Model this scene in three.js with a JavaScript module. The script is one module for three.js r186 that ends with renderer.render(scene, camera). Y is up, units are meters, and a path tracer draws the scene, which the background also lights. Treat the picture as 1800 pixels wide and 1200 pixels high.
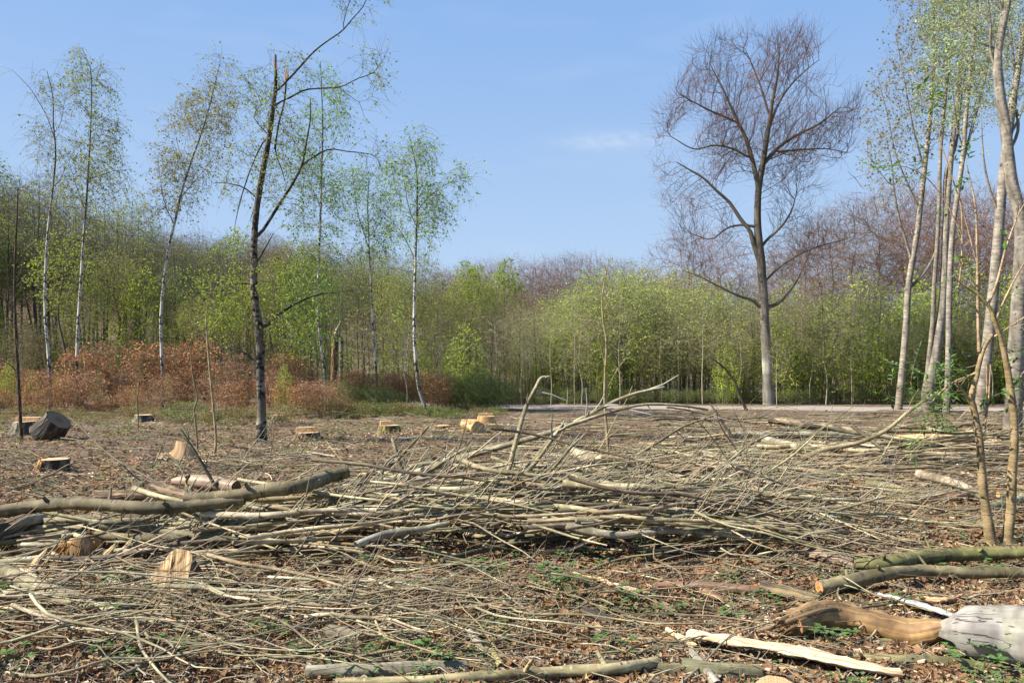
import * as THREE from 'three';
import { createNoise2D, createNoise3D } from 'simplex-noise';

// ------------------------------------------------------------------ camera, sky, sun, exposure
const scene = new THREE.Scene();
const F = 1400, CX = 900, HY = 650, H = 1.7;           // the lens, and the eye height in metres
const camera = new THREE.PerspectiveCamera(2 * Math.atan(HY / F) * 180 / Math.PI, 1800 / 1300, 0.1, 1500);
camera.position.set(0, H, 0);
camera.lookAt(0, H, -10);
camera.setViewOffset(1800, 1300, 0, 0, 1800, 1200);    // level camera, lens shifted up
camera.updateProjectionMatrix();
const renderer = new THREE.WebGLRenderer();
renderer.toneMapping = THREE.LinearToneMapping;
renderer.toneMappingExposure = 2.3;
renderer.shadowMap.enabled = true;

const V3 = THREE.Vector3;
const SUN = new V3(-0.73, 0.72, 0.16).normalize();
const sun = new THREE.DirectionalLight(new THREE.Color().setRGB(1, 0.94, 0.83), 5);
sun.position.copy(SUN).multiplyScalar(80); sun.castShadow = true; sun.shadow.radius = 1;
sun.target.position.set(0, 0, -20); sun.position.add(sun.target.position);
sun.shadow.mapSize.set(4096, 4096);
Object.assign(sun.shadow.camera, { left: -60, right: 60, top: 60, bottom: -60, near: 1, far: 250 });
scene.add(sun); scene.add(sun.target);

const clamp = (x, a = 0, b = 1) => Math.min(b, Math.max(a, x)), mix = (a, b, t) => a + (b - a) * t;
const sstep = (a, b, x) => { const t = clamp((x - a) / (b - a)); return t * t * (3 - 2 * t); };
function rng(seed) { let s = seed >>> 0; return () => { s = (s + 0x6d2b79f5) | 0; let t = Math.imul(s ^ (s >>> 15), 1 | s); t = (t + Math.imul(t ^ (t >>> 7), 61 | t)) ^ t; return ((t ^ (t >>> 14)) >>> 0) / 4294967296; }; }
const n2 = createNoise2D(rng(11)), n3 = createNoise3D(rng(12));
{
  const W = 2048, Hh = 1024, data = new Float32Array(W * Hh * 4);
  for (let r = 0; r < Hh; r++) {
    const up = ((r + .5) / Hh - .5) * Math.PI, y = Math.sin(up), e = Math.max(0, up) * 180 / Math.PI;
    for (let c = 0; c < W; c++) {
      const a = ((c + .5) / W - .5) * 2 * Math.PI, x = Math.cos(a) * Math.cos(up), z = Math.sin(a) * Math.cos(up);
      const t = 1 - Math.exp(-e / 30), ang = Math.acos(clamp(x * SUN.x + y * SUN.y + z * SUN.z, -1, 1)) * 180 / Math.PI;
      const glow = .22 * Math.exp(-ang / 26);
      let R = mix(.62, .0, t) + glow, G = mix(.79, .225, t) + glow * .98, B = mix(.96, .76, t) + glow * .92;
      // thin cirrus
      const az = Math.atan2(x, -z) * 180 / Math.PI;
      let w = .05 * sstep(.1, .9, n2(az * .05 + 3, e * .22) * .6 + n2(az * .16, e * .7) * .3 + .1);
      const dx = (az - 7.6) / 4.2, dy = (e - 15.9) / .55;
      w += .3 * Math.exp(-dx * dx - dy * dy) * (.7 + .5 * n2(az * .8, e * 3));
      const ex = (az - 9) / 4, ey = (e - 14.3) / .9; w += .05 * Math.exp(-ex * ex - ey * ey);
      w *= sstep(0, 6, e);
      R += w * (.95 - R); G += w * (.97 - G); B += w * (1 - B);
      if (up < 0) { const k = sstep(0, -.12, up); R = mix(R, .16, k); G = mix(G, .13, k); B = mix(B, .09, k); }
      const i = (r * W + c) * 4; data[i] = R / 2.3; data[i + 1] = G / 2.3; data[i + 2] = B / 2.3; data[i + 3] = 1;
    }
  }
  const t = new THREE.DataTexture(data, W, Hh, THREE.RGBAFormat, THREE.FloatType);
  t.mapping = THREE.EquirectangularReflectionMapping; t.magFilter = t.minFilter = THREE.LinearFilter; t.needsUpdate = true;
  scene.background = t; scene.environment = t;
}

// ------------------------------------------------------------------ helpers: names, tags, projection
const used = {};
function numbered(name) { const k = used[name] = (used[name] ?? -1) + 1; return k ? name + '_' + String(k).padStart(3, '0') : name; }
function tag(o, label, category, group, kind) {
  if (label) o.userData.label = label; if (category) o.userData.category = category;
  if (group) o.userData.group = group; if (kind) o.userData.kind = kind; return o;
}
function top(o, name) { o.name = numbered(name); scene.add(o); return o; }
function part(geo, material, name, parent, kind) {
  const m = new THREE.Mesh(geo, material); m.name = name; m.castShadow = m.receiveShadow = true; parent.add(m);
  if (kind) m.userData.kind = kind; return m;
}
const at = (x, y, d) => new V3((x - CX) / F * d, H - (y - HY) / F * d, -d);

// terrain height
function gh(x, z) {
  const d = -z;
  let h = .05 * n2(x * .35, z * .35) + .025 * n2(x * 1.1 + 9, z * 1.1) + .01 * n2(x * 3.1, z * 3.1 + 4);
  h *= sstep(44, 30, d) * .8 + .2;
  h += sstep(26, 44, d) * sstep(-2, -12, x) * .9;                                     // ground climbs a little at the left edge of the wood
  h += sstep(62, 150, d) * (4 + 11 * sstep(-6, -42, x)) ;                           // wooded hill beyond
  return h;
}
// point of a pixel's sight line at a height above the ground
function lp(x, y, h = 0) {
  let g = 0, d = 10, p;
  for (let k = 0; k < 5; k++) { d = clamp((H - g - h) * F / Math.max(4, y - HY), 2, 60); p = at(x, y, d); g = gh(p.x, p.z); }
  p.y = g + h; return p;
}

// ------------------------------------------------------------------ mesh builder
const _a = new V3(), _b = new V3(), _c = new V3(), _t = new V3(), _n = new V3(), _bn = new V3();
class MB {
  constructor(flat) { this.p = []; this.n = flat ? null : []; this.u = []; this.c = []; this.i = []; this.k = 0; }
  vert(x, y, z, nx, ny, nz, u, v, c) { this.p.push(x, y, z); if (this.n) this.n.push(nx, ny, nz); this.u.push(u, v); this.c.push(c[0], c[1], c[2]); return this.k++; }
  tube(P, R, o = {}) {
    const S = o.sides || 6, N = P.length, col = o.col || [1, 1, 1], vl = o.vl || 1, ur = o.ur || 1, jit = o.jit || 0, js = o.js || 6;
    let len = o.v0 ?? 0; const first = this.k;
    for (let i = 0; i < N; i++) {
      _t.subVectors(P[Math.min(N - 1, i + 1)], P[Math.max(0, i - 1)]).normalize();
      if (i === 0) { _n.set(Math.abs(_t.y) > .9 ? 1 : 0, Math.abs(_t.y) > .9 ? 0 : 1, 0); }
      _n.addScaledVector(_t, -_n.dot(_t)).normalize(); _bn.crossVectors(_t, _n);
      if (i) len += P[i].distanceTo(P[i - 1]);
      const cc = typeof col === 'function' ? col(i / (N - 1), P[i]) : col;
      for (let j = 0; j <= S; j++) {
        const a = (j % S) / S * 2 * Math.PI + .5, ca = Math.cos(a), sa = Math.sin(a);
        const nx = _n.x * ca + _bn.x * sa, ny = _n.y * ca + _bn.y * sa, nz = _n.z * ca + _bn.z * sa;
        let r = R[i]; if (jit) r *= 1 + jit * n3(P[i].x * js + nx * 1.7, P[i].y * js + ny * 1.7, P[i].z * js + nz * 1.7);
        if (o.shape) r *= o.shape(i / (N - 1), a, nx, ny, nz);
        let vc = cc; if (o.mott) { const f = o.mf || 5, m = 1 + o.mott * (n3(P[i].x * f + nx * .6, P[i].y * f + ny * .6, P[i].z * f + nz * .6) + .7 * n3(P[i].x * f * 3 + nx * 1.5, P[i].y * f * 3 + ny * 1.5, P[i].z * f * 3 + nz * 1.5)); vc = [cc[0] * m, cc[1] * m * (1 + .1 * (m - 1)), cc[2] * m]; }
        this.vert(P[i].x + nx * r, P[i].y + ny * r, P[i].z + nz * r, nx, ny, nz, j / S * ur, len / vl, vc);
      }
    }
    const q = S + 1;
    for (let i = 0; i < N - 1; i++) for (let j = 0; j < S; j++) { const a = first + i * q + j; this.i.push(a, a + 1, a + q, a + 1, a + q + 1, a + q); }
    if (o.cap) { for (const e of [0, N - 1]) { const cc = typeof col === 'function' ? col(e ? 1 : 0, P[e]) : col; _t.subVectors(P[e], P[e ? e - 1 : 1]).normalize();
      const c0 = this.vert(P[e].x, P[e].y, P[e].z, _t.x, _t.y, _t.z, .5, 0, cc), r0 = first + e * q;
      for (let j = 0; j < S; j++) e ? this.i.push(c0, r0 + j, r0 + j + 1) : this.i.push(c0, r0 + j + 1, r0 + j); } }
    return this;
  }
  // three-sided twig through a few points, cheap
  twig(P, r0, r1, col) {
    const N = P.length, first = this.k;
    for (let i = 0; i < N; i++) {
      _t.subVectors(P[Math.min(N - 1, i + 1)], P[Math.max(0, i - 1)]).normalize();
      _n.set(Math.abs(_t.y) > .9 ? 1 : 0, Math.abs(_t.y) > .9 ? 0 : 1, 0).addScaledVector(_t, -_n.dot(_t)).normalize(); _bn.crossVectors(_t, _n);
      const r = mix(r0, r1, i / (N - 1));
      for (let j = 0; j < 3; j++) { const a = j * 2.0944, ca = Math.cos(a), sa = Math.sin(a), nx = _n.x * ca + _bn.x * sa, ny = _n.y * ca + _bn.y * sa, nz = _n.z * ca + _bn.z * sa;
        this.vert(P[i].x + nx * r, P[i].y + ny * r, P[i].z + nz * r, nx, ny, nz, j / 3, i * .1, col); }
    }
    for (let i = 0; i < N - 1; i++) for (let j = 0; j < 3; j++) { const a = first + i * 3 + j, b = first + i * 3 + (j + 1) % 3; this.i.push(a, b, a + 3, b, b + 3, a + 3); }
  }
  // a folded leaf: two triangles
  leaf(p, dir, nor, L, w, col) {
    _a.copy(dir).normalize(); _b.crossVectors(_a, nor); if (_b.lengthSq() < 1e-6) _b.set(1, 0, 0); _b.normalize(); _c.crossVectors(_b, _a);
    const k = this.k, f = .18 * w, V = (u, v, h) => this.vert(p.x + _a.x * u + _b.x * v + _c.x * h, p.y + _a.y * u + _b.y * v + _c.y * h, p.z + _a.z * u + _b.z * v + _c.z * h, 0, 1, 0, 0, 0, col);
    V(0, 0, 0); V(L * .45, w / 2, f); V(L, 0, 0); V(L * .45, -w / 2, f); this.i.push(k, k + 1, k + 2, k, k + 2, k + 3);
  }
  disc(p, nor, R, o = {}) {          // a cut face: slightly uneven fan with planar uv
    const S = o.sides || 14, t = _t.copy(nor).normalize(); _n.set(Math.abs(t.y) > .9 ? 1 : 0, Math.abs(t.y) > .9 ? 0 : 1, 0).addScaledVector(t, -_n.dot(t)).normalize(); _bn.crossVectors(t, _n);
    const col = o.col || [1, 1, 1], rings = [0, .55, .9, 1], first = this.k;
    rings.forEach((q, k) => { for (let j = 0; j <= S; j++) { const a = (j % S) / S * 2 * Math.PI + .5, ca = Math.cos(a), sa = Math.sin(a), r = R * q * (1 + (o.jit || .05) * n2(ca * 1.5 + p.x, sa * 1.5 + p.z)), h = k === 3 ? -.004 : (o.bump ?? .006) * n2(ca * q * 3 + p.x * 7, sa * q * 3);
      this.vert(p.x + (_n.x * ca + _bn.x * sa) * r + t.x * h, p.y + (_n.y * ca + _bn.y * sa) * r + t.y * h, p.z + (_n.z * ca + _bn.z * sa) * r + t.z * h, t.x, t.y, t.z, .5 + ca * q * .48, .5 + sa * q * .48, col); } });
    const q = S + 1; for (let k = 0; k < 3; k++) for (let j = 0; j < S; j++) { const a = first + k * q + j; this.i.push(a, a + q, a + 1, a + 1, a + q, a + q + 1); }
  }
  geo() {
    const g = new THREE.BufferGeometry();
    g.setAttribute('position', new THREE.BufferAttribute(new Float32Array(this.p), 3));
    if (this.n) g.setAttribute('normal', new THREE.BufferAttribute(new Float32Array(this.n), 3));
    g.setAttribute('uv', new THREE.BufferAttribute(new Float32Array(this.u), 2));
    g.setAttribute('color', new THREE.BufferAttribute(new Float32Array(this.c), 3));
    g.setIndex(new THREE.BufferAttribute(new Uint32Array(this.i), 1)); return g;
  }
  shift(p) { for (let i = 0; i < this.p.length; i += 3) { this.p[i] -= p.x; this.p[i + 1] -= p.y; this.p[i + 2] -= p.z; } return this; }
}
const spline = (pts, n) => new THREE.CatmullRomCurve3(pts, false, 'centripetal').getPoints(n);
const lerpR = (R, n) => Array.from({ length: n + 1 }, (_, i) => { const t = i / n * (R.length - 1), k = Math.min(R.length - 2, Math.floor(t)); return R.length === 1 ? R[0] : mix(R[k], R[k + 1], t - k); });
const jitc = (c, R, k = .15) => { const f = 1 + (R() - .5) * 2 * k; return [c[0] * f * (1 + (R() - .5) * k), c[1] * f, c[2] * f * (1 + (R() - .5) * k)]; };
const rdir = (R) => { const y = R() * 2 - 1, a = R() * 6.2832, s = Math.sqrt(1 - y * y); return new V3(Math.cos(a) * s, y, Math.sin(a) * s); };

// ------------------------------------------------------------------ textures (wrap in both directions)
function lattice(seed, px, py) { const r = rng(seed), g = Float32Array.from({ length: px * py }, r);
  return (u, v) => { const x = u * px, y = v * py, ix = Math.floor(x), iy = Math.floor(y), fx = x - ix, fy = y - iy, s = fx * fx * (3 - 2 * fx), t = fy * fy * (3 - 2 * fy), G = (a, b) => g[(((b % py) + py) % py) * px + (((a % px) + px) % px)];
    return mix(mix(G(ix, iy), G(ix + 1, iy), s), mix(G(ix, iy + 1), G(ix + 1, iy + 1), s), t); }; }
function fbm(seed, px, py, oct) { const L = Array.from({ length: oct }, (_, k) => lattice(seed + k * 17, px << k, py << k)); return (u, v) => { let s = 0, a = .5, w = 0; for (const l of L) { s += a * l(u, v); w += a; a *= .55; } return s / w; }; }
const toS = (x) => { x = clamp(x); return 255 * (x <= .0031308 ? 12.92 * x : 1.055 * Math.pow(x, 1 / 2.4) - .055); };
function tex(W, Hh, f, srgb = true) {
  const d = new Uint8Array(W * Hh * 4);
  for (let y = 0; y < Hh; y++) for (let x = 0; x < W; x++) { const c = f((x + .5) / W, (y + .5) / Hh), i = (y * W + x) * 4; for (let k = 0; k < 3; k++) d[i + k] = srgb ? toS(c[k]) : clamp(c[k]) * 255; d[i + 3] = 255; }
  const t = new THREE.DataTexture(d, W, Hh); t.wrapS = t.wrapT = THREE.RepeatWrapping; t.magFilter = t.minFilter = THREE.LinearFilter; if (srgb) t.colorSpace = THREE.SRGBColorSpace; t.needsUpdate = true; return t;
}
const mat = (o) => new THREE.MeshStandardMaterial({ roughness: .9, vertexColors: true, ...o });
const sc3 = (c, k) => [c[0] * k, c[1] * k, c[2] * k], mx3 = (a, b, t) => [mix(a[0], b[0], t), mix(a[1], b[1], t), mix(a[2], b[2], t)];

// bark of the felled poles and brush: grey olive with short cross dashes
const M = {};
{
  const a = fbm(1, 3, 14, 4), l = lattice(5, 4, 46), l2 = lattice(6, 5, 60), g = fbm(8, 2, 5, 4), kn = lattice(9, 3, 16);
  const dash = (u, v) => clamp(sstep(.74, .9, l(u, v)) * sstep(.3, .6, g(u, v + .3)) + sstep(.86, .96, kn(u, v)));
  M.brush = mat({ name: 'brush_bark', map: tex(256, 1024, (u, v) => { const k = .55 + .9 * a(u, v); let c = mx3([.27, .235, .16], [.15, .13, .075], sstep(.35, .65, g(u, v))); c = mx3(c, [.38, .34, .265], sstep(.72, .95, l2(u, v)) * .7); return mx3(sc3(c, k), [.035, .028, .02], dash(u, v) * .9); }),
    bumpMap: tex(256, 1024, (u, v) => { const h = .5 + .4 * (a(u, v) - .5) - .3 * dash(u, v); return [h, h, h]; }, false), bumpScale: .006, roughness: .8 });
}
{ // birch: white with black cross marks and dark patches
  const a = fbm(21, 3, 6, 4), l = lattice(25, 5, 120), p = fbm(28, 3, 11, 4), q = lattice(29, 4, 30);
  const dark = (u, v) => clamp(sstep(.82, .97, l(u, v)) * .7 + sstep(.47, .62, p(u, v) * .75 + q(u, v) * .25));
  M.birch = mat({ name: 'birch_bark', map: tex(256, 512, (u, v) => mx3(sc3([.56, .535, .49], .7 + .5 * a(u, v)), [.04, .035, .03], dark(u, v))),
    bumpMap: tex(256, 512, (u, v) => { const h = .6 - .4 * dark(u, v) + .2 * a(u, v); return [h, h, h]; }, false), bumpScale: .008 });
}
{ // beech: smooth grey, streaked
  const a = fbm(31, 8, 2, 5), b = fbm(37, 3, 3, 4), l = lattice(39, 3, 60);
  M.beech = mat({ name: 'beech_bark', map: tex(256, 512, (u, v) => { let c = mx3([.23, .21, .18], [.125, .115, .09], sstep(.3, .7, a(u, v))); c = mx3(c, [.33, .315, .29], sstep(.55, .75, b(u, v)) * .6); return sc3(c, .92 + .16 * l(u, v)); }),
    bumpMap: tex(256, 512, (u, v) => { const h = .5 * a(u, v) + .3 * l(u, v); return [h, h, h]; }, false), bumpScale: .012 });
}
{ // poplar: pale brown grey with dark lozenges and cross bands
  const a = fbm(41, 4, 6, 5), l = lattice(45, 4, 34), s = lattice(47, 11, 40);
  const sp = (u, v) => sstep(.82, .93, s(u, v)) * .8;
  M.poplar = mat({ name: 'poplar_bark', map: tex(256, 512, (u, v) => { let c = sc3(mx3([.31, .28, .23], [.16, .14, .115], l(u, v)), .3 + 1.2 * a(u, v)); return mx3(c, [.07, .055, .04], clamp(sp(u, v) + sstep(.62, .75, a(u + .3, v)) * .45)); }),
    bumpMap: tex(256, 512, (u, v) => { const h = .5 * a(u, v) - .4 * sp(u, v) + .2 * l(u, v) + .3; return [h, h, h]; }, false), bumpScale: .02 });
}
{ // rough fissured bark
  const a = fbm(51, 10, 3, 4), b = fbm(55, 3, 3, 4);
  M.rough = mat({ name: 'rough_bark', map: tex(256, 512, (u, v) => { const k = sstep(.35, .65, a(u, v)); return sc3(mx3([.06, .048, .036], [.24, .20, .15], k), .7 + .6 * b(u, v)); }),
    bumpMap: tex(256, 512, (u, v) => { const k = sstep(.3, .7, a(u, v)); return [k, k, k]; }, false), bumpScale: .03 });
}
{ // silver weathered beech stem with dark hairline cracks
  const a = fbm(61, 14, 5, 5), cr = fbm(65, 13, 4, 4), w = fbm(66, 3, 6, 3), g = fbm(69, 2, 3, 3);
  const crack = (u, v) => sstep(.022, .006, Math.abs(cr(u + .02 * w(u, v), v) - .5)) * sstep(.34, .5, w(u + .4, v));
  M.silver = mat({ name: 'silver_bark', map: tex(512, 512, (u, v) => { let c = sc3([.27, .258, .24], .4 + 1.1 * a(u, v)); c = mx3(c, [.22, .22, .12], sstep(.55, .75, g(u, v)) * .35); return mx3(c, [.08, .06, .045], crack(u, v)); }),
    bumpMap: tex(512, 512, (u, v) => { const h = .6 - .5 * crack(u, v) + .2 * a(u, v); return [h, h, h]; }, false), bumpScale: .01, roughness: .75 });
}
{ // debarked brown wood
  const a = fbm(71, 14, 2, 4), b = fbm(75, 3, 3, 4);
  M.bare = mat({ name: 'bare_wood', map: tex(256, 512, (u, v) => sc3(mx3([.25, .175, .10], [.135, .09, .048], sstep(.3, .7, a(u, v))), .5 + 1 * b(u, v))), bumpMap: tex(256, 512, (u, v) => { const h = a(u, v); return [h, h, h]; }, false), bumpScale: .006, roughness: .7 });
}
{ // cut face: rings, saw marks
  const b = fbm(82, 4, 4, 4), s = lattice(84, 2, 60);
  M.cut = mat({ name: 'cut_wood', map: tex(256, 256, (u, v) => { const dx = u - .5, dy = v - .5, r = Math.hypot(dx, dy) * 2 + .06 * (b(u, v) - .5); const ring = .5 + .5 * Math.sin(r * 62); let c = mx3([.46, .34, .20], [.34, .23, .115], ring * .6); c = mx3([.30, .18, .085], c, sstep(.1, .5, r)); c = sc3(c, .75 + .3 * b(u, v) + .14 * s(u, v)); return r > .96 ? [.12, .09, .06] : c; }), roughness: .85,
    bumpMap: tex(128, 128, (u, v) => { const h = s(u, v); return [h, h, h]; }, false), bumpScale: .002 });
}
{ // split wood: long pale fibres
  const a = fbm(91, 22, 2, 4), b = fbm(95, 3, 4, 4);
  M.split = mat({ name: 'split_wood', map: tex(256, 256, (u, v) => sc3(mx3([.52, .41, .27], [.29, .20, .105], sstep(.35, .7, a(u, v))), .75 + .5 * b(u, v))), bumpMap: tex(256, 256, (u, v) => { const h = a(u, v); return [h, h, h]; }, false), bumpScale: .008, roughness: .8 });
}
M.twig = mat({ name: 'twig_bark', roughness: .9 });
M.leaf = new THREE.MeshPhysicalMaterial({ name: 'leaf', vertexColors: true, roughness: .95, transmission: .45, thickness: 0, side: THREE.DoubleSide, specularIntensity: .5 });
M.dry = new THREE.MeshPhysicalMaterial({ name: 'dry_leaf', vertexColors: true, roughness: .9, transmission: .2, thickness: 0, side: THREE.DoubleSide, specularIntensity: .6 });
M.chip = mat({ name: 'chip', roughness: .85 });

// ------------------------------------------------------------------ the ground, the path
{
  const xs = [], zs = [];
  for (let i = 0; i <= 250; i++) { const t = i / 250 * 2 - 1; xs.push(Math.sinh(t * 4.2) / Math.sinh(4.2) * 420); }
  for (let i = 0; i <= 270; i++) { const t = i / 270; zs.push(t < .1 ? mix(50, -1, t / .1) : -1 - (Math.exp((t - .1) / .9 * 6.04) - 1) * 1.0); }
  const p = [], u = [], idx = [];
  for (const z of zs) for (const x of xs) { p.push(x, gh(x, z), z); u.push(x, z); }
  const W = xs.length; for (let j = 0; j < zs.length - 1; j++) for (let i = 0; i < W - 1; i++) { const a = j * W + i; idx.push(a, a + 1, a + W, a + 1, a + W + 1, a + W); }
  const g = new THREE.BufferGeometry(); g.setAttribute('position', new THREE.Float32BufferAttribute(p, 3)); g.setAttribute('uv', new THREE.Float32BufferAttribute(u, 2)); g.setIndex(idx); g.computeVertexNormals();
  const a = fbm(101, 6, 6, 6), b = fbm(111, 40, 40, 3), c = fbm(121, 5, 5, 4), f = lattice(127, 200, 120);
  const t = tex(1024, 1024, (uu, v) => { let k = sc3(mx3([.055, .034, .019], [.16, .098, .052], sstep(.3, .7, b(uu, v))), .6 + .8 * a(uu, v)); k = mx3(k, [.25, .2, .15], sstep(.8, .97, f(uu, v)) * .6); return mx3(k, [.085, .10, .03], sstep(.58, .72, c(uu, v)) * .5); });
  t.repeat.set(1 / 3.7, 1 / 3.7);
  const bt = tex(1024, 1024, (uu, v) => { const h = .5 * b(uu, v) + .3 * a(uu, v) + .2 * f(uu, v); return [h, h, h]; }, false); bt.repeat.set(1 / 3.7, 1 / 3.7);
  const m = new THREE.Mesh(g, new THREE.MeshStandardMaterial({ name: 'forest_floor', map: t, bumpMap: bt, bumpScale: .05, roughness: .97 })); m.receiveShadow = true;
  top(m, 'ground'); tag(m, 'brown forest floor of leaf litter and bare soil across the clearing', null, null, 'structure');
  // gravel path behind the clearing
  const c3 = new THREE.CatmullRomCurve3([[140, -27], [60, -32.4], [24, -34.2], [8, -35.6], [0, -36.8], [-6, -39], [-14, -45], [-30, -54]].map(([x, z]) => new V3(x, 0, z))), N = 160, pp = [], pu = [], pi = [];
  for (let i = 0; i <= N; i++) { const q = c3.getPoint(i / N), tt = c3.getTangent(i / N), nx = -tt.z, nz = tt.x; for (let j = 0; j <= 6; j++) { const s = (j / 6 - .5) * 3.3 + .14 * n2(i * .5, j), x = q.x + nx * s, z = q.z + nz * s; pp.push(x, gh(x, z) + .05 - .05 * Math.pow(Math.abs(j / 3 - 1), 4), z); pu.push(x, z); } }
  for (let i = 0; i < N; i++) for (let j = 0; j < 6; j++) { const k = i * 7 + j; pi.push(k, k + 7, k + 1, k + 1, k + 7, k + 8); }
  const pg = new THREE.BufferGeometry(); pg.setAttribute('position', new THREE.Float32BufferAttribute(pp, 3)); pg.setAttribute('uv', new THREE.Float32BufferAttribute(pu, 2)); pg.setIndex(pi); pg.computeVertexNormals();
  if (pg.attributes.normal.getY(300) < 0) { pi.reverse(); pg.setIndex(pi); pg.computeVertexNormals(); }
  const ga = fbm(131, 60, 60, 3), gb = fbm(137, 4, 4, 4); const gt = tex(512, 512, (uu, v) => sc3([.27, .225, .185], .55 + .5 * ga(uu, v) + .4 * gb(uu, v))); gt.repeat.set(.4, .4);
  const pm = new THREE.Mesh(pg, new THREE.MeshStandardMaterial({ name: 'gravel', map: gt, roughness: .95 })); pm.receiveShadow = true;
  top(pm, 'path'); tag(pm, 'pale gravel path running along the edge of the wood', null, null, 'structure');
}

// ------------------------------------------------------------------ trees: traced skeleton, then space colonisation for the twigs
// nodes: {p, par, r (given) , limb}
function colonize(nodes, attr, o) {
  const { step, infl, kill, iters, R, trop = 0.05 } = o, cell = infl, grid = new Map(), key = (x, y, z) => (x + 512) * 1048576 + (y + 512) * 1024 + (z + 512);
  attr.forEach((q, i) => { q.best = -1; q.bd = infl * infl; q.dead = false; const k = key(Math.floor(q.x / cell), Math.floor(q.y / cell), Math.floor(q.z / cell)); let l = grid.get(k); if (!l) grid.set(k, l = []); l.push(i); });
  const k2 = kill * kill;
  const visit = (ni) => { const p = nodes[ni].p, cx = Math.floor(p.x / cell), cy = Math.floor(p.y / cell), cz = Math.floor(p.z / cell);
    for (let x = cx - 1; x <= cx + 1; x++) for (let y = cy - 1; y <= cy + 1; y++) for (let z = cz - 1; z <= cz + 1; z++) { const l = grid.get(key(x, y, z)); if (!l) continue;
      for (const ai of l) { const q = attr[ai]; if (q.dead) continue; const dx = q.x - p.x, dy = q.y - p.y, dz = q.z - p.z, d2 = dx * dx + dy * dy + dz * dz; if (d2 < k2) q.dead = true; else if (d2 < q.bd) { q.bd = d2; q.best = ni; } } } };
  for (let i = o.from || 0; i < nodes.length; i++) visit(i);
  for (let it = 0; it < iters; it++) {
    const acc = new Map();
    for (const q of attr) { if (q.dead || q.best < 0) continue; const p = nodes[q.best].p; let v = acc.get(q.best); if (!v) acc.set(q.best, v = new V3()); _a.set(q.x - p.x, q.y - p.y, q.z - p.z).normalize(); v.add(_a); }
    let grown = 0;
    for (const [ni, v] of acc) { const nd = nodes[ni]; if ((nd.kids || 0) > 3) continue; v.normalize(); v.y += trop; { const w = o.wob ?? .5; v.x += (R() - .5) * w; v.y += (R() - .5) * w; v.z += (R() - .5) * w; } 
      if (nd.dir) v.addScaledVector(nd.dir, .55); v.normalize();
      if (nd.kd && nd.kd.some((w) => w.dot(v) > .93)) { nd.kids = (nd.kids || 0) + .5; continue; }
      (nd.kd ??= []).push(v.clone()); nd.kids = (nd.kids || 0) + 1;
      nodes.push({ p: nd.p.clone().addScaledVector(v, step), par: ni, dir: v.clone(), limb: -1 }); visit(nodes.length - 1); grown++; }
    if (!grown || nodes.length > (o.max || 20000)) break;
  }
}
function addLimb(nodes, pts, rads, limb, step, attach) {
  const curve = new THREE.CatmullRomCurve3(pts, false, 'centripetal'), L = curve.getLength(), n = Math.max(2, Math.round(L / step));
  let par = -1;
  if (attach) { let bd = 1e9; nodes.forEach((q, i) => { const d = q.p.distanceToSquared(pts[0]); if (d < bd) { bd = d; par = i; } }); }
  const R = lerpR(rads, n);
  for (let i = attach ? 1 : 0; i <= n; i++) { const p = curve.getPointAt(i / n); const dir = curve.getTangentAt(i / n).clone(); nodes.push({ p, par, r: R[i], limb, dir, kids: 0 }); par = nodes.length - 1; }
}
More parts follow.
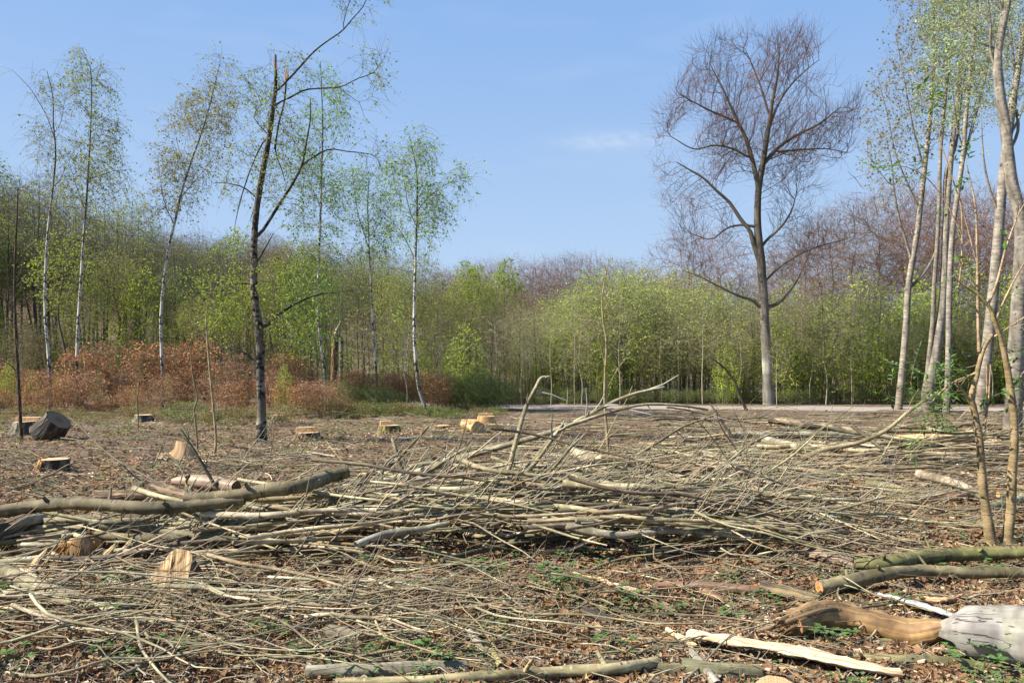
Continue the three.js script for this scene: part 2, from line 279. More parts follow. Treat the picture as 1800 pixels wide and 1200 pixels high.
// turns nodes into meshes: {limbs: Map(limb -> MB), twigs: MB, leaves: MB}
function flesh(nodes, o) {
  const N = nodes.length, kids = Array.from({ length: N }, () => []), R = o.R;
  for (let i = 0; i < N; i++) if (nodes[i].par >= 0) kids[nodes[i].par].push(i);
  const rad = new Float32Array(N), e = o.pipe || 2.35;
  for (let i = N - 1; i >= 0; i--) { let s = 0; for (const k of kids[i]) s += Math.pow(rad[k], e); rad[i] = nodes[i].r ?? (kids[i].length ? Math.pow(s, 1 / e) * 1.01 : o.tip); if (nodes[i].r === undefined) { const pr = nodes[nodes[i].par]?.r; if (pr) rad[i] = Math.min(rad[i], pr * .8); rad[i] = Math.min(rad[i], o.maxTwig || .1); } }
  const limbs = new Map(), twigs = new MB(), leaves = new MB(true);
  const getLimb = (k) => { if (!limbs.has(k)) limbs.set(k, new MB()); return limbs.get(k); };
  const start = [[0, -1]]; 
  while (start.length) {
    const [i0, from] = start.pop(); const P = [], Q = []; let i = i0;
    if (from >= 0) { P.push(nodes[from].p); Q.push(Math.min(rad[i0] * 1.15, rad[from])); }
    const limb = nodes[i0].limb;
    while (true) {
      P.push(nodes[i].p); Q.push(rad[i]);
      let best = -1; for (const k of kids[i]) { if (limb >= 0 ? nodes[k].limb === limb : (best < 0 || rad[k] > rad[best])) best = k; }
      for (const k of kids[i]) if (k !== best) start.push([k, i]);
      if (best < 0) break; i = best;
    }
    if (P.length < 2) continue;
    if (limb >= 0) { const big = Math.max(...Q); getLimb(limb).tube(P, Q, { sides: big > .12 ? 14 : big > .05 ? 10 : 7, jit: o.jit ?? .1, js: o.js ?? 3, ur: Math.max(1, Math.round(big * 2 * Math.PI / (o.tile || .5))), vl: (o.tile || .5) * 2, mott: .22, mf: 1.6, col: o.barkCol ? (t, p) => o.barkCol(p, limb, t) : [1, 1, 1], cap: true }); }
    else { const c = o.twigCol ? jitc(typeof o.twigCol === 'function' ? o.twigCol(P[0]) : o.twigCol, R, .12) : [.1, .08, .06]; if (Q[0] > .022) twigs.tube(P, Q, { sides: Q[0] > .05 ? 6 : 4, col: c }); else twigs.twig(P, Q[0], Math.max(.0015, Q[Q.length - 1]), c); }
  }
  // fine twigs and leaves
  const T = o.twig, Lf = o.leaf;
  if (T) for (let i = 0; i < N; i++) {
    const nd = nodes[i], tipN = !kids[i].length;
    if (nd.limb >= 0 && !tipN && R() > (T.onLimb ?? .0)) continue; if (nd.limb >= 0 && nd.r > (T.maxLimb ?? .04)) continue;
    if (!tipN && R() > (T.along ?? .5)) continue;
    if (T.where && !T.where(nd.p)) continue;
    for (let k = 0, n = T.n * (.5 + R()); k < n; k++) {
      const d = rdir(R).multiplyScalar(T.spread ?? .9); if (nd.dir) d.add(nd.dir); d.y += T.up ?? 0; d.normalize();
      const L = T.len * (.5 + R()), pts = [nd.p.clone()], seg = T.seg || 2; let p = nd.p.clone();
      for (let s = 1; s <= seg; s++) { d.y -= (T.droop ?? 0); d.x += (R() - .5) * .3; d.z += (R() - .5) * .3; d.normalize(); p = p.clone().addScaledVector(d, L / seg); pts.push(p); }
      const c = jitc(typeof T.col === 'function' ? T.col(nd.p) : T.col || o.twigCol, R, .15); twigs.twig(pts, T.r, T.r * .5, c);
      if (Lf) { const fr = Lf.density ? Lf.density(nd.p) : 1; for (let q = 0, m = Lf.n * fr * (.4 + 1.2 * R()); q < m; q++) { if (m - q < 1 && R() > m - q) continue; const t = R() * seg, s = Math.min(seg - 1, Math.floor(t)); _a.lerpVectors(pts[s], pts[s + 1], t - s); const pos = _a.clone().addScaledVector(rdir(R), Lf.spread ?? .04);
        const ld = rdir(R); ld.y -= Lf.hang ?? .3; const nn = rdir(R); nn.y += Lf.flat ?? .4; const S = Lf.size * (.6 + .8 * R()); leaves.leaf(pos, ld, nn, S, S * (Lf.w ?? .75), jitc(typeof Lf.col === 'function' ? Lf.col(pos, R) : Lf.col, R, .22)); } }
    }
  }
  return { limbs, twigs, leaves };
}
function inPoly(x, y, P) { let c = false; for (let i = 0, j = P.length - 1; i < P.length; j = i++) { const [xi, yi] = P[i], [xj, yj] = P[j]; if (yi > y !== yj > y && x < (xj - xi) * (y - yi) / (yj - yi) + xi) c = !c; } return c; }
function crownAttr(polys, n, d, R, thick = .8, o_clump, o_f = .8) {
  const out = [];
  for (const P of polys) { const xs = P.map((q) => q[0]), ys = P.map((q) => q[1]), x0 = Math.min(...xs), x1 = Math.max(...xs), y0 = Math.min(...ys), y1 = Math.max(...ys), share = Math.round(n * (P.w || 1) / polys.reduce((s, q) => s + (q.w || 1), 0));
    for (let k = 0, guard = 0; k < share && guard < share * 40; guard++) { const x = mix(x0, x1, R()), y = mix(y0, y1, R()); if (!inPoly(x, y, P)) continue; if (n3(x / F * d * o_f, y / F * d * o_f, d) < (o_clump ?? -.1) + .4 * (R() - .5)) continue; let a = x, b = x; while (inPoly(a - 8, y, P)) a -= 8; while (inPoly(b + 8, y, P)) b += 8; const hw = (b - a) / 2 + 4, c = (a + b) / 2, f = Math.sqrt(Math.max(0, 1 - ((x - c) / hw) ** 2)); const dd = d + (R() * 2 - 1) * f * hw / F * d * thick; out.push(at(x, y, d).add(new V3(0, 0, d - dd))); k++; } }
  return out;
}
// a tree traced from the photograph, at its own distance
function hero(o) {
  const R = rng(o.seed), d = o.d, s = d / F, nodes = [];
  const tp = o.trunk.map(([x, y]) => at(x, y, d)), tr = o.trunk.map((q) => q[2] * s * (o.rs || .75));
  const base = tp[0].clone(); base.y = gh(base.x, base.z); if (tp[0].y > base.y + .15) { tp.unshift(new V3(base.x, base.y - .1, base.z)); tr.unshift(tr[0] * 1.15); } else tp[0].y = base.y - .08;
  addLimb(nodes, tp, tr, 0, o.step, false);
  (o.limbs || []).forEach((l, k) => addLimb(nodes, l.map(([x, y, , dz]) => at(x, y, d + (dz || 0))), l.map((q) => q[2] * s * (o.ls || .62)), k + 1, o.step, true));
  if (o.crown) colonize(nodes, crownAttr(o.crown, o.n * (o.nx || 3.2), d, R, o.thick, o.clump, o.cfreq), { step: o.step, infl: o.infl || 1.4, kill: (o.kill || .4) * .6, iters: 140, R, wob: o.wob, trop: o.trop ?? .05, from: Math.floor((o.clear || .2) * o.trunk.length) , max: o.max });
  const f = flesh(nodes, { ...o, R });
  const g = new THREE.Group(); g.position.copy(base); top(g, o.name); tag(g, o.label, o.category || 'tree', o.group);
  for (const [k, mb] of f.limbs) part(mb.shift(base).geo(), (k ? o.limbMat : null) || o.bark, k === 0 ? 'trunk' : 'limb', g);
  if (f.twigs.k) part(f.twigs.shift(base).geo(), M.twig, 'crown', g);
  if (f.leaves.k) part(f.leaves.shift(base).geo(), M.leaf, 'foliage', g);
  return g;
}

// --- the broken birch that stands nearest, left of the middle
const birchDark = (lo, hi) => (p) => { const k = sstep(lo, hi, p.y + .4 * n2(p.x * 3 + p.z, p.y * 1.5)); return mx3([.2, .17, .14], [1, 1, 1], k); };
hero({ name: 'broken_birch', label: 'dark birch with snapped, splintered top standing left of the middle of the clearing', seed: 5, d: 18.3, step: .17, rs: .66, ls: .55, nx: 9, bark: M.birch, tile: .8, jit: .14,
  trunk: [[459, 782, 16], [459, 760, 12], [459, 720, 11], [458, 680, 11], [457, 640, 10.5], [457, 600, 10], [455, 570, 9.5], [447, 520, 9], [446, 460, 8.5], [448, 400, 8], [454, 345, 7.5], [464, 290, 7], [472, 245, 6.5], [479, 195, 5.5], [484, 150, 4.5], [484, 96, 2.5]],
  limbs: [
    [[462, 582, 6], [478, 560, 5], [500, 545, 4.4], [530, 528, 3.4], [560, 517, 2.5], [590, 514, 1.8], [622, 510, 1]],
    [[455, 415, 5.5], [470, 392, 5], [490, 360, 4.6], [520, 312, 4.2], [532, 285, 3.8], [538, 250, 3], [545, 210, 2.4], [545, 172, 1.4]],
    [[531, 290, 3], [552, 275, 2.6], [580, 262, 2.2], [610, 266, 1.8], [640, 269, 1.5], [660, 275, 1.2], [672, 300, .7]],
    [[482, 165, 3.6], [500, 146, 3.4], [520, 125, 3], [550, 92, 2.7], [575, 72, 2.4], [600, 55, 2.2], [620, 32, 1.8], [640, 8, 1.5], [650, -25, 1]],
    [[600, 55, 1.6], [606, 30, 1.4], [612, 8, 1.2], [625, -20, .8]],
    [[484, 182, 3.2], [508, 172, 2.9], [535, 158, 2.5], [565, 155, 2.2], [600, 152, 2], [628, 138, 1.7], [655, 128, 1.4], [672, 108, .9]],
    [[600, 152, 1.2], [612, 168, 1], [630, 178, .8], [640, 205, .5]],
    [[503, 128, 1.5], [502, 155, 3], [498, 185, 3], [490, 215, 3], [486, 240, 2.8], [482, 262, 2.5]],
    [[482, 250, 2.4], [486, 275, 2.2], [494, 295, 1.8], [501, 318, 1]],
    [[470, 240, 2.6], [462, 250, 2.4], [445, 285, 2.2], [432, 320, 2], [420, 360, 1.6], [412, 398, .9]],
    [[468, 300, 2.4], [458, 330, 2.2], [448, 360, 2], [440, 385, 1.2]],
    [[452, 350, 2.8], [440, 338, 2.4], [425, 328, 2.2], [410, 324, 1.8], [392, 321, 1.3], [372, 322, .7]],
    [[471, 237, 2], [458, 222, 1.9], [446, 208, 1.6], [452, 190, 1.4], [458, 184, .8]],
    [[446, 470, 3], [455, 455, 2.6], [468, 432, 2], [480, 410, 1.2]],
    [[452, 640, 3], [440, 628, 2.5], [425, 617, 2], [402, 613, 1.2]],
    [[446, 500, 2.6], [420, 498, 2.2], [400, 505, 1.8], [376, 520, 1]],
  ],
  crown: [[[400, 330], [420, 160], [470, 110], [540, 95], [560, 200], [560, 320], [520, 400], [470, 420], [420, 440], [385, 400]], Object.assign([[600, 60], [575, -30], [680, -40], [640, 40]], { w: .12 }), Object.assign([[640, 150], [620, 115], [668, 78], [700, 100], [680, 170], [640, 200]], { w: .14 }), Object.assign([[340, 470], [400, 440], [450, 460], [445, 600], [360, 580]], { w: .45 }), Object.assign([[480, 470], [560, 470], [560, 590], [500, 620], [470, 600]], { w: .25 }), Object.assign([[600, 240], [670, 230], [690, 300], [650, 310]], { w: .12 })],
  n: 620, infl: 1.3, kill: .3, thick: .9, tip: .003, maxTwig: .022,
  barkCol: (p, l) => l === 0 ? (p.y < 3.2 ? mx3([.2, .17, .14], [.5, .45, .38], sstep(.3, 0, n2(p.y * 1.4, p.x * 2)) * sstep(2.6, 1, p.y) + .25 * sstep(2.2, 3, p.y)) : mx3([.36, .3, .25], [.16, .13, .1], sstep(3, 6, p.y))) : (p.y > 8.7 && l === 8 ? [.5, .3, .18] : [.13, .11, .09]),
  twigCol: [.07, .055, .045], twig: { n: 1.4, along: .7, len: .42, r: .0028, droop: .18, spread: 1, seg: 3, onLimb: .3, maxLimb: .03 }, leaf: { n: 2.4, size: .05, w: .8, col: (p, R) => mx3([.34, .38, .03], [.22, .32, .03], R()), spread: .06, density: (p) => p.y < 5.2 ? 3 : 1 } });
{ // splintered snapped tops
  const g = scene.getObjectByName('broken_birch'), R = rng(6);
  for (const [x, y] of [[484, 108], [503, 130]]) { const mb = new MB(); for (let k = 0; k < 9; k++) { const b = at(x + (R() - .5) * 5, y + 8 + R() * 8, 18.3 + (R() - .5) * .06), e = b.clone().add(new V3((R() - .5) * .05, .14 + R() * .22, (R() - .5) * .05)); mb.twig([b, b.clone().lerp(e, .5), e], .018, .002, jitc([.42, .22, .1], R)); }
  tag(part(mb.shift(g.position).geo(), M.twig, 'splinter', g), 'orange-brown splintered wood where the top snapped'); }
}

// --- slender birches
const birchLeafA = (p, R) => mx3([.27, .36, .06], [.38, .38, .06], R()), birchLeafB = (p, R) => mx3([.22, .40, .08], [.32, .46, .06], R());
const B = (o) => hero({ name: 'birch_tree', category: 'birch', bark: M.birch, step: .26, tile: .8, jit: .06, tip: .003, maxTwig: .03, rs: .5, ls: .42, wob: .3, n: 480, nx: 8, infl: 1.7, kill: .36, pipe: 2.2, trop: .25, thick: .85, twigCol: [.085, .065, .06], limbMat: M.twig,
  barkCol: (p, l) => l ? [.1, .085, .075] : p.y < 2 ? [.4, .37, .33] : p.y > o.dark ? mx3([.85, .83, .78], [.2, .18, .16], sstep(o.dark, o.dark + 3, p.y)) : [.95, .93, .88], twig: { n: 1.5, along: .85, len: .75, r: .0036, droop: .42, spread: .8, seg: 3, onLimb: .5, maxLimb: .05 }, leaf: { n: 3, size: .085, w: .65, col: birchLeafA, spread: .08, ...(o.lf || {}) }, ...o });
B({ seed: 21, d: 30, dark: 7, label: 'white birch at far left with one long bare branch reaching left near its top', trunk: [[88, 690, 5.5], [84, 620, 5], [79, 560, 4.8], [79, 480, 4.4], [84, 400, 4], [92, 330, 3.4], [97, 270, 3], [93, 215, 2.4], [92, 170, 1.8], [82, 125, 1]],
  limbs: [[[94, 240, 2], [82, 205, 1.8], [68, 180, 1.6], [52, 155, 1.4], [38, 140, 1.1], [22, 124, .6]], [[94, 235, 1.5], [106, 215, 1.2], [112, 180, .8]], [[97, 330, 1.5], [112, 300, 1.2], [116, 285, .7]]],
  crown: [[[65, 140], [85, 115], [110, 150], [112, 260], [105, 330], [65, 330], [62, 220]], Object.assign([[105, 160], [135, 165], [135, 190], [108, 192]], { w: .25 })], n: 330, lf: { n: 1.3 } });
B({ seed: 22, d: 31, dark: 6, label: 'tall birch with airy green crown, second from the left edge', trunk: [[134, 650, 5], [136, 580, 4.8], [141, 500, 4.6], [146, 420, 4.2], [152, 340, 3.6], [157, 260, 3], [160, 180, 2.2], [158, 120, 1.5], [143, 84, .8]],
  limbs: [[[156, 315, 2], [175, 308, 1.7], [200, 300, 1.2], [222, 298, .6]], [[150, 370, 2], [138, 340, 1.6], [125, 300, 1.2], [118, 270, .6]], [[159, 235, 1.6], [180, 215, 1.1], [195, 205, .6]], [[159, 210, 1.6], [148, 190, 1.2], [135, 175, .7]]],
  crown: [[[140, 85], [175, 95], [188, 150], [205, 210], [190, 260], [225, 300], [200, 340], [170, 370], [120, 350], [118, 260], [140, 200], [128, 150]]], n: 620 });
B({ seed: 23, d: 31, dark: 7.5, label: 'leaning white birch whose upper stem bends to the right, left of the broken birch', trunk: [[285, 665, 5], [283, 610, 5], [282, 560, 4.8], [288, 490, 4.6], [297, 430, 4.4], [308, 385, 4], [318, 340, 3.6], [335, 285, 3], [355, 230, 2.4], [372, 170, 1.8], [385, 115, 1]],
  limbs: [[[315, 350, 2], [340, 320, 1.6], [365, 290, 1.1], [380, 262, .6]], [[306, 395, 2], [290, 360, 1.6], [282, 320, 1.1], [278, 285, .6]], [[330, 300, 1.6], [315, 265, 1.2], [306, 225, .6]], [[295, 440, 1.6], [270, 425, 1.2], [240, 395, .6]]],
  crown: [[[370, 110], [395, 95], [413, 130], [410, 190], [395, 240], [372, 300], [340, 350], [300, 400], [270, 380], [278, 280], [305, 200], [350, 170]]], n: 620, lf: { col: (p, R) => mx3([.36, .30, .06], [.34, .36, .06], R()) } });
B({ seed: 24, d: 31, dark: 8, label: 'straight narrow birch with long pale crown just right of the broken birch', trunk: [[572, 700, 5], [570, 650, 5], [563, 600, 4.8], [559, 540, 4.6], [560, 460, 4.2], [563, 380, 3.8], [565, 300, 3.3], [567, 220, 2.6], [565, 160, 1.8], [563, 108, .9]],
  limbs: [[[563, 360, 1.6], [548, 330, 1.2], [540, 300, .7]], [[565, 290, 1.5], [582, 262, 1.1], [592, 240, .6]]],
  crown: [[[548, 120], [572, 100], [598, 150], [608, 210], [592, 260], [598, 330], [592, 400], [560, 420], [525, 390], [528, 300], [545, 220]], Object.assign([[505, 500], [540, 420], [590, 430], [600, 520], [590, 600], [530, 600], [505, 560]], { w: .9 })], n: 800, lf: { col: birchLeafB, n: 3.6 } });
B({ seed: 25, d: 33, dark: 6, label: 'thin birch with leaning forked crown between the straight birch and the broad one', trunk: [[663, 690, 4], [661, 650, 4], [656, 580, 3.8], [653, 515, 3.6], [649, 450, 3.2], [647, 400, 2.8], [646, 360, 2.2], [648, 315, 1.2]],
  limbs: [[[648, 440, 2], [640, 410, 2], [630, 380, 1.6], [622, 330, 1.2], [618, 290, .7]], [[647, 420, 1.5], [665, 395, 1.2], [682, 365, .7]]],
  crown: [[[600, 300], [620, 278], [640, 300], [660, 310], [685, 350], [690, 420], [660, 470], [620, 440], [610, 370]]], n: 420, lf: { col: birchLeafB } });
B({ seed: 26, d: 28.4, dark: 5, label: 'birch with broad spreading crown and curved foot, right of the other birches', trunk: [[757, 734, 7], [746, 712, 6.5], [738, 690, 6], [731, 640, 5.5], [728, 580, 5], [729, 500, 4.6], [731, 430, 4], [733, 360, 3.2], [732, 300, 2.3], [718, 235, 1]],
  limbs: [[[731, 460, 2.4], [715, 425, 2], [695, 395, 1.6], [672, 372, 1]], [[731, 395, 2], [720, 370, 1.8], [712, 330, 1.4], [706, 285, .8]], [[732, 370, 2], [755, 345, 1.6], [782, 325, 1.2], [820, 310, .6]], [[731, 345, 1.6], [750, 310, 1.2], [768, 290, .7]], [[730, 480, 2], [708, 475, 1.6], [690, 470, .8]]],
  crown: [[[690, 250], [715, 222], [745, 235], [768, 275], [800, 290], [828, 310], [800, 345], [775, 370], [770, 420], [735, 430], [690, 410], [685, 320]]], n: 620, lf: { col: birchLeafB, n: 3 } });

// --- the great bare beech right of the middle
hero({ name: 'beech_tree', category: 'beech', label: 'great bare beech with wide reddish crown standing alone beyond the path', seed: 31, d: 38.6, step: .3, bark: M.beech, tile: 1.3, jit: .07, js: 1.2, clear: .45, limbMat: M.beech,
  trunk: [[1352, 714, 15], [1351, 690, 12.5], [1349, 640, 11.5], [1346, 590, 11], [1343, 530, 10.5], [1339, 470, 10.5], [1334, 420, 10], [1332, 380, 9], [1334, 330, 8], [1340, 295, 7.4], [1347, 250, 6.5], [1353, 215, 5.4], [1358, 178, 4], [1366, 140, 2.6], [1371, 85, 1.2]],
  limbs: [[[1336, 460, 7], [1326, 430, 6], [1318, 405, 5], [1302, 385, 4.4], [1282, 355, 3.8], [1260, 335, 3.2], [1236, 312, 2.6], [1212, 298, 2], [1190, 285, 1]],
    [[1334, 330, 6], [1325, 290, 5.2], [1312, 245, 4.6], [1298, 215, 4], [1282, 180, 3], [1268, 150, 2.2], [1250, 115, 1]],
    [[1300, 218, 3], [1275, 205, 2.8], [1250, 195, 2.2], [1225, 182, 1.6], [1195, 165, .9]],
    [[1342, 290, 5], [1362, 265, 4.4], [1388, 245, 3.6], [1412, 232, 3], [1440, 218, 2.2], [1475, 190, 1]],
    [[1360, 268, 3], [1385, 265, 2.6], [1420, 262, 2], [1460, 262, 1.2], [1490, 268, .7]],
    [[1350, 230, 3.6], [1370, 180, 3], [1390, 150, 2.4], [1415, 125, 1.6], [1440, 105, .8]],
    [[1353, 205, 3], [1340, 160, 2.4], [1325, 120, 1.8], [1310, 85, .8]],
    [[1341, 545, 5], [1325, 528, 3.6], [1300, 520, 3], [1268, 505, 2.2], [1235, 488, 1.4], [1200, 475, .7]],
    [[1345, 540, 5], [1365, 535, 3.6], [1385, 515, 3], [1400, 495, 2.4], [1412, 470, 1.8], [1425, 440, 1]],
    [[1334, 440, 4], [1350, 420, 3.2], [1372, 400, 2.6], [1392, 370, 1.8], [1400, 340, 1]],
    [[1322, 280, 3], [1290, 262, 2.6], [1255, 255, 2.2], [1222, 262, 1.6], [1180, 240, .8]],
    [[1333, 400, 4], [1310, 395, 2.8], [1280, 400, 2.2], [1250, 420, 1.5], [1215, 410, .8]],
    [[1340, 500, 3], [1370, 470, 2.4], [1410, 445, 2], [1450, 430, 1.4], [1490, 420, .8]]],
  crown: [Object.assign([[1155, 260], [1165, 200], [1190, 160], [1215, 100], [1260, 78], [1300, 85], [1320, 65], [1370, 60], [1420, 65], [1450, 100], [1462, 160], [1508, 165], [1500, 230], [1490, 275], [1440, 300], [1400, 330], [1330, 345], [1250, 320], [1180, 330], [1150, 300]], { w: 1 }), Object.assign([[1155, 340], [1250, 330], [1300, 400], [1320, 520], [1260, 520], [1190, 450]], { w: .13 }), Object.assign([[1360, 350], [1440, 320], [1480, 420], [1440, 470], [1370, 530], [1350, 440]], { w: .13 })],
  n: 3600, nx: 5.5, clump: -.02, cfreq: .42, wob: .22, rs: .72, ls: .75, infl: 1.8, kill: .46, thick: .8, trop: .28, tip: .0055, pipe: 2.05, maxTwig: .075, max: 11000,
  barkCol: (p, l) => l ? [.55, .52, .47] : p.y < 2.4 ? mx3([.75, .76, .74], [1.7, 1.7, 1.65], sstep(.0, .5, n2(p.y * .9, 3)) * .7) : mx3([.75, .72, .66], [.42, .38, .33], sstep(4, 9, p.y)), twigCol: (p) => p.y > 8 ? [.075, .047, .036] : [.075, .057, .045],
  twig: { n: 1.5, along: .8, len: .75, r: .0048, up: .7, spread: .5, seg: 2, onLimb: .15, maxLimb: .05, col: (p) => [[.17, .068, .03], [.095, .055, .036]][n3(p.x * .5, p.y * .5, p.z * .5) > .1 ? 0 : 1] } });

// --- the poplars at the right edge
const popLeaf = (p, R) => mx3([.40, .46, .26], [.28, .36, .11], R());
const PO = (o) => hero({ rs: .74, ls: .62, nx: 5, name: 'poplar_tree', category: 'poplar', bark: M.poplar, step: .26, tile: .9, jit: .05, js: 2, tip: .0035, maxTwig: .035, infl: 1.8, kill: .42, iters: 70, trop: .2, thick: .9, twigCol: [.2, .165, .12], barkCol: (p, l) => l ? [.8, .77, .7] : p.y < 1.2 ? [.72, .66, .6] : mx3([.95, .92, .88], [1.05, 1.02, .97], sstep(3, 10, p.y)), limbMat: M.poplar, twig: { n: 1.2, along: .7, len: .42, r: .004, up: .15, spread: .8, seg: 2, onLimb: .35, maxLimb: .04 }, leaf: { n: 6, size: .09, w: .85, col: popLeaf, spread: .12, hang: .2, ...(o.lf || {}) }, clear: .55, ...o });
PO({ seed: 41, d: 33.5, rs: .66, label: 'leftmost poplar of the right-hand group, with forking trunk and thin olive leaves', trunk: [[1580, 722, 10], [1583, 690, 9], [1588, 640, 8.5], [1593, 580, 8], [1597, 510, 7.6], [1604, 460, 7], [1613, 410, 6.4], [1621, 340, 5.6], [1630, 260, 4.8], [1640, 160, 3.6], [1642, 60, 2.4], [1640, -40, 1.2]],
  limbs: [[[1600, 506, 5], [1618, 488, 4.2], [1635, 465, 3.6], [1648, 435, 2.6], [1660, 400, 1.4]], [[1604, 460, 4], [1592, 420, 3.6], [1583, 390, 3], [1573, 340, 2.4], [1568, 290, 1.6], [1558, 240, .8]], [[1618, 370, 3], [1595, 320, 2.4], [1575, 270, 1.8], [1560, 200, 1.2], [1545, 140, .7]], [[1626, 300, 3], [1605, 220, 2.2], [1590, 140, 1.6], [1575, 60, .8]], [[1570, 330, 1.6], [1545, 300, 1.2], [1525, 270, .6]]],
  crown: [[[1515, 250], [1530, 160], [1555, 100], [1570, 20], [1580, -50], [1680, -60], [1680, 120], [1650, 260], [1600, 350], [1560, 380], [1530, 320]]], n: 900, lf: { n: 1.7, col: (p, R) => mx3([.26, .2, .06], [.24, .25, .09], R()) } });
PO({ seed: 42, d: 32, rs: .66, label: 'double-stemmed poplar, its two stems fused at the foot, second from the left of the group', trunk: [[1632, 715, 15], [1632, 690, 13], [1638, 655, 10], [1648, 600, 8.5], [1657, 540, 8], [1661, 470, 7.6], [1663, 400, 7], [1668, 330, 6], [1676, 240, 5], [1688, 140, 4], [1698, 50, 3], [1700, -60, 1.6]],
  limbs: [[[1630, 690, 9], [1634, 630, 6.5], [1640, 570, 6], [1643, 500, 5.6], [1648, 430, 5.2], [1652, 350, 4.8], [1654, 270, 4.2], [1662, 180, 3.4], [1672, 90, 2.4], [1680, -20, 1.2]], [[1664, 420, 4.5], [1662, 360, 4.5], [1664, 300, 4.2], [1680, 260, 3.2], [1690, 180, 2.2], [1700, 110, 1.2]]],
  crown: [[[1610, 200], [1620, 60], [1630, -80], [1740, -90], [1740, 100], [1710, 230], [1660, 260]]], n: 900, lf: { n: 4.2 } });
PO({ seed: 43, d: 30, rs: .66, label: 'slim straight poplar right of the double-stemmed one', trunk: [[1664, 728, 9], [1666, 700, 8], [1668, 640, 7.6], [1669, 560, 7.4], [1671, 480, 7], [1676, 400, 6.4], [1686, 330, 6], [1694, 270, 5.6], [1699, 200, 5], [1706, 130, 4], [1714, 50, 3.2], [1720, -60, 1.6]],
  limbs: [[[1690, 300, 4], [1705, 240, 3.6], [1722, 180, 3], [1738, 110, 2.4], [1750, 20, 1.6], [1760, -60, .8]], [[1695, 265, 2.4], [1682, 220, 2], [1678, 180, 1.4], [1672, 140, .8]]],
  crown: [[[1640, 160], [1650, -40], [1665, -100], [1780, -100], [1770, 80], [1730, 210], [1680, 230]]], n: 800, lf: { n: 4.2 } });
PO({ seed: 44, d: 27, label: 'thick poplar with dark-ringed bark behind the forked shrub stems', trunk: [[1724, 740, 15], [1727, 700, 13], [1733, 640, 12.5], [1741, 570, 12], [1750, 480, 11.5], [1757, 400, 11], [1762, 330, 10.4], [1770, 260, 9.4], [1781, 180, 8], [1795, 90, 6.5], [1808, 0, 5], [1815, -80, 3]],
  limbs: [[[1768, 280, 4.5], [1790, 230, 4], [1786, 180, 3.4], [1782, 100, 2.6], [1770, 0, 1.6]], [[1758, 380, 4], [1740, 330, 3.2], [1730, 280, 2.4], [1726, 220, 1.4]]],
  crown: [[[1680, 120], [1700, -60], [1720, -120], [1880, -120], [1880, 120], [1800, 200], [1730, 230]]], n: 800, lf: { n: 4.2, size: .065 } });
PO({ seed: 45, d: 19, label: 'nearest poplar, a thick sinuous trunk at the right edge of the picture', trunk: [[1778, 782, 22], [1781, 740, 19], [1784, 690, 18], [1786, 620, 17], [1790, 550, 16.5], [1795, 470, 16], [1797, 410, 15.5], [1790, 365, 14.5], [1780, 325, 13.5], [1773, 270, 12.5], [1767, 215, 11.5], [1758, 160, 10.5], [1754, 100, 9.5], [1762, 50, 8.5], [1772, 0, 7.5], [1776, -90, 5]],
  limbs: [[[1756, 130, 4.5], [1742, 92, 3.6], [1742, 40, 2.4], [1735, -20, 1.4]], [[1752, 90, 4], [1738, 80, 2.6], [1722, 75, 1.4]], [[1766, 30, 4], [1755, -10, 3.2], [1740, -60, 2]], [[1770, 250, 4], [1795, 200, 3], [1815, 120, 2], [1825, 40, 1.2]]],
  crown: [[[1700, 60], [1700, -140], [1900, -140], [1900, 100], [1800, 120], [1760, 40]]], n: 700, step: .22, lf: { n: 3.4, size: .055 }, twig: { n: 1, along: .7, len: .34, r: .003, up: .1, spread: .8, seg: 2, onLimb: .3, maxLimb: .04 } });

// ------------------------------------------------------------------ the wood behind: one of each kind, then clones
function proto(o) {
  const R = rng(o.seed), nodes = [], h = o.h;
  (o.stems || [[0, 0]]).forEach(([lx, lz], k) => { const top_ = new V3(lx, h * (o.stemTo ?? .95) * (k ? .8 + .2 * R() : 1), lz), pts = [new V3(k * .06, -.1, k * .03)]; for (let i = 1; i < 5; i++) pts.push(top_.clone().multiplyScalar(i / 4).add(new V3((R() - .5) * .05 * h * (i < 4), 0, (R() - .5) * .05 * h * (i < 4)))); addLimb(nodes, pts, [o.r, o.r * .85, o.r * .6, o.r * .35, .006], k, o.step, k > 0 && nodes.length > 0); });
  const A = []; for (let i = 0; i < o.n * 5; i++) { const q = rdir(R).multiplyScalar(Math.cbrt(R() * .9 + .1)), t = q.y * .5 + .5; const w = o.prof ? o.prof(t) : 1; if (n3(q.x * o.rx * (o.cf || .8), t * h * (o.cf || .8), q.z * o.rx + o.seed) < -.12 + .4 * (R() - .5)) continue; A.push(new V3(q.x * o.rx * w, mix(o.y0, h, t), q.z * o.rx * w)); }
  const clear = nodes.findIndex((q) => q.p.y > o.y0 * .8);
  colonize(nodes, A, { step: o.step, wob: o.wob, infl: o.infl || 1.6, kill: (o.kill || .42) * .6, iters: 120, R, trop: o.trop ?? .1, from: Math.max(0, clear), max: o.max || 3000 });
  const f = flesh(nodes, { ...o, R, jit: .08, tile: .6 });
  const g = new THREE.Group();
  for (const [k, mb] of f.limbs) part(mb.geo(), o.bark || M.twig, k ? 'stem' : 'trunk', g);
  part(f.twigs.geo(), M.twig, 'crown', g);
  if (f.leaves.k) part(f.leaves.geo(), o.leafMat || M.leaf, 'foliage', g);
  g.userData.h = h; return g;
}
const dk = (c) => () => c;
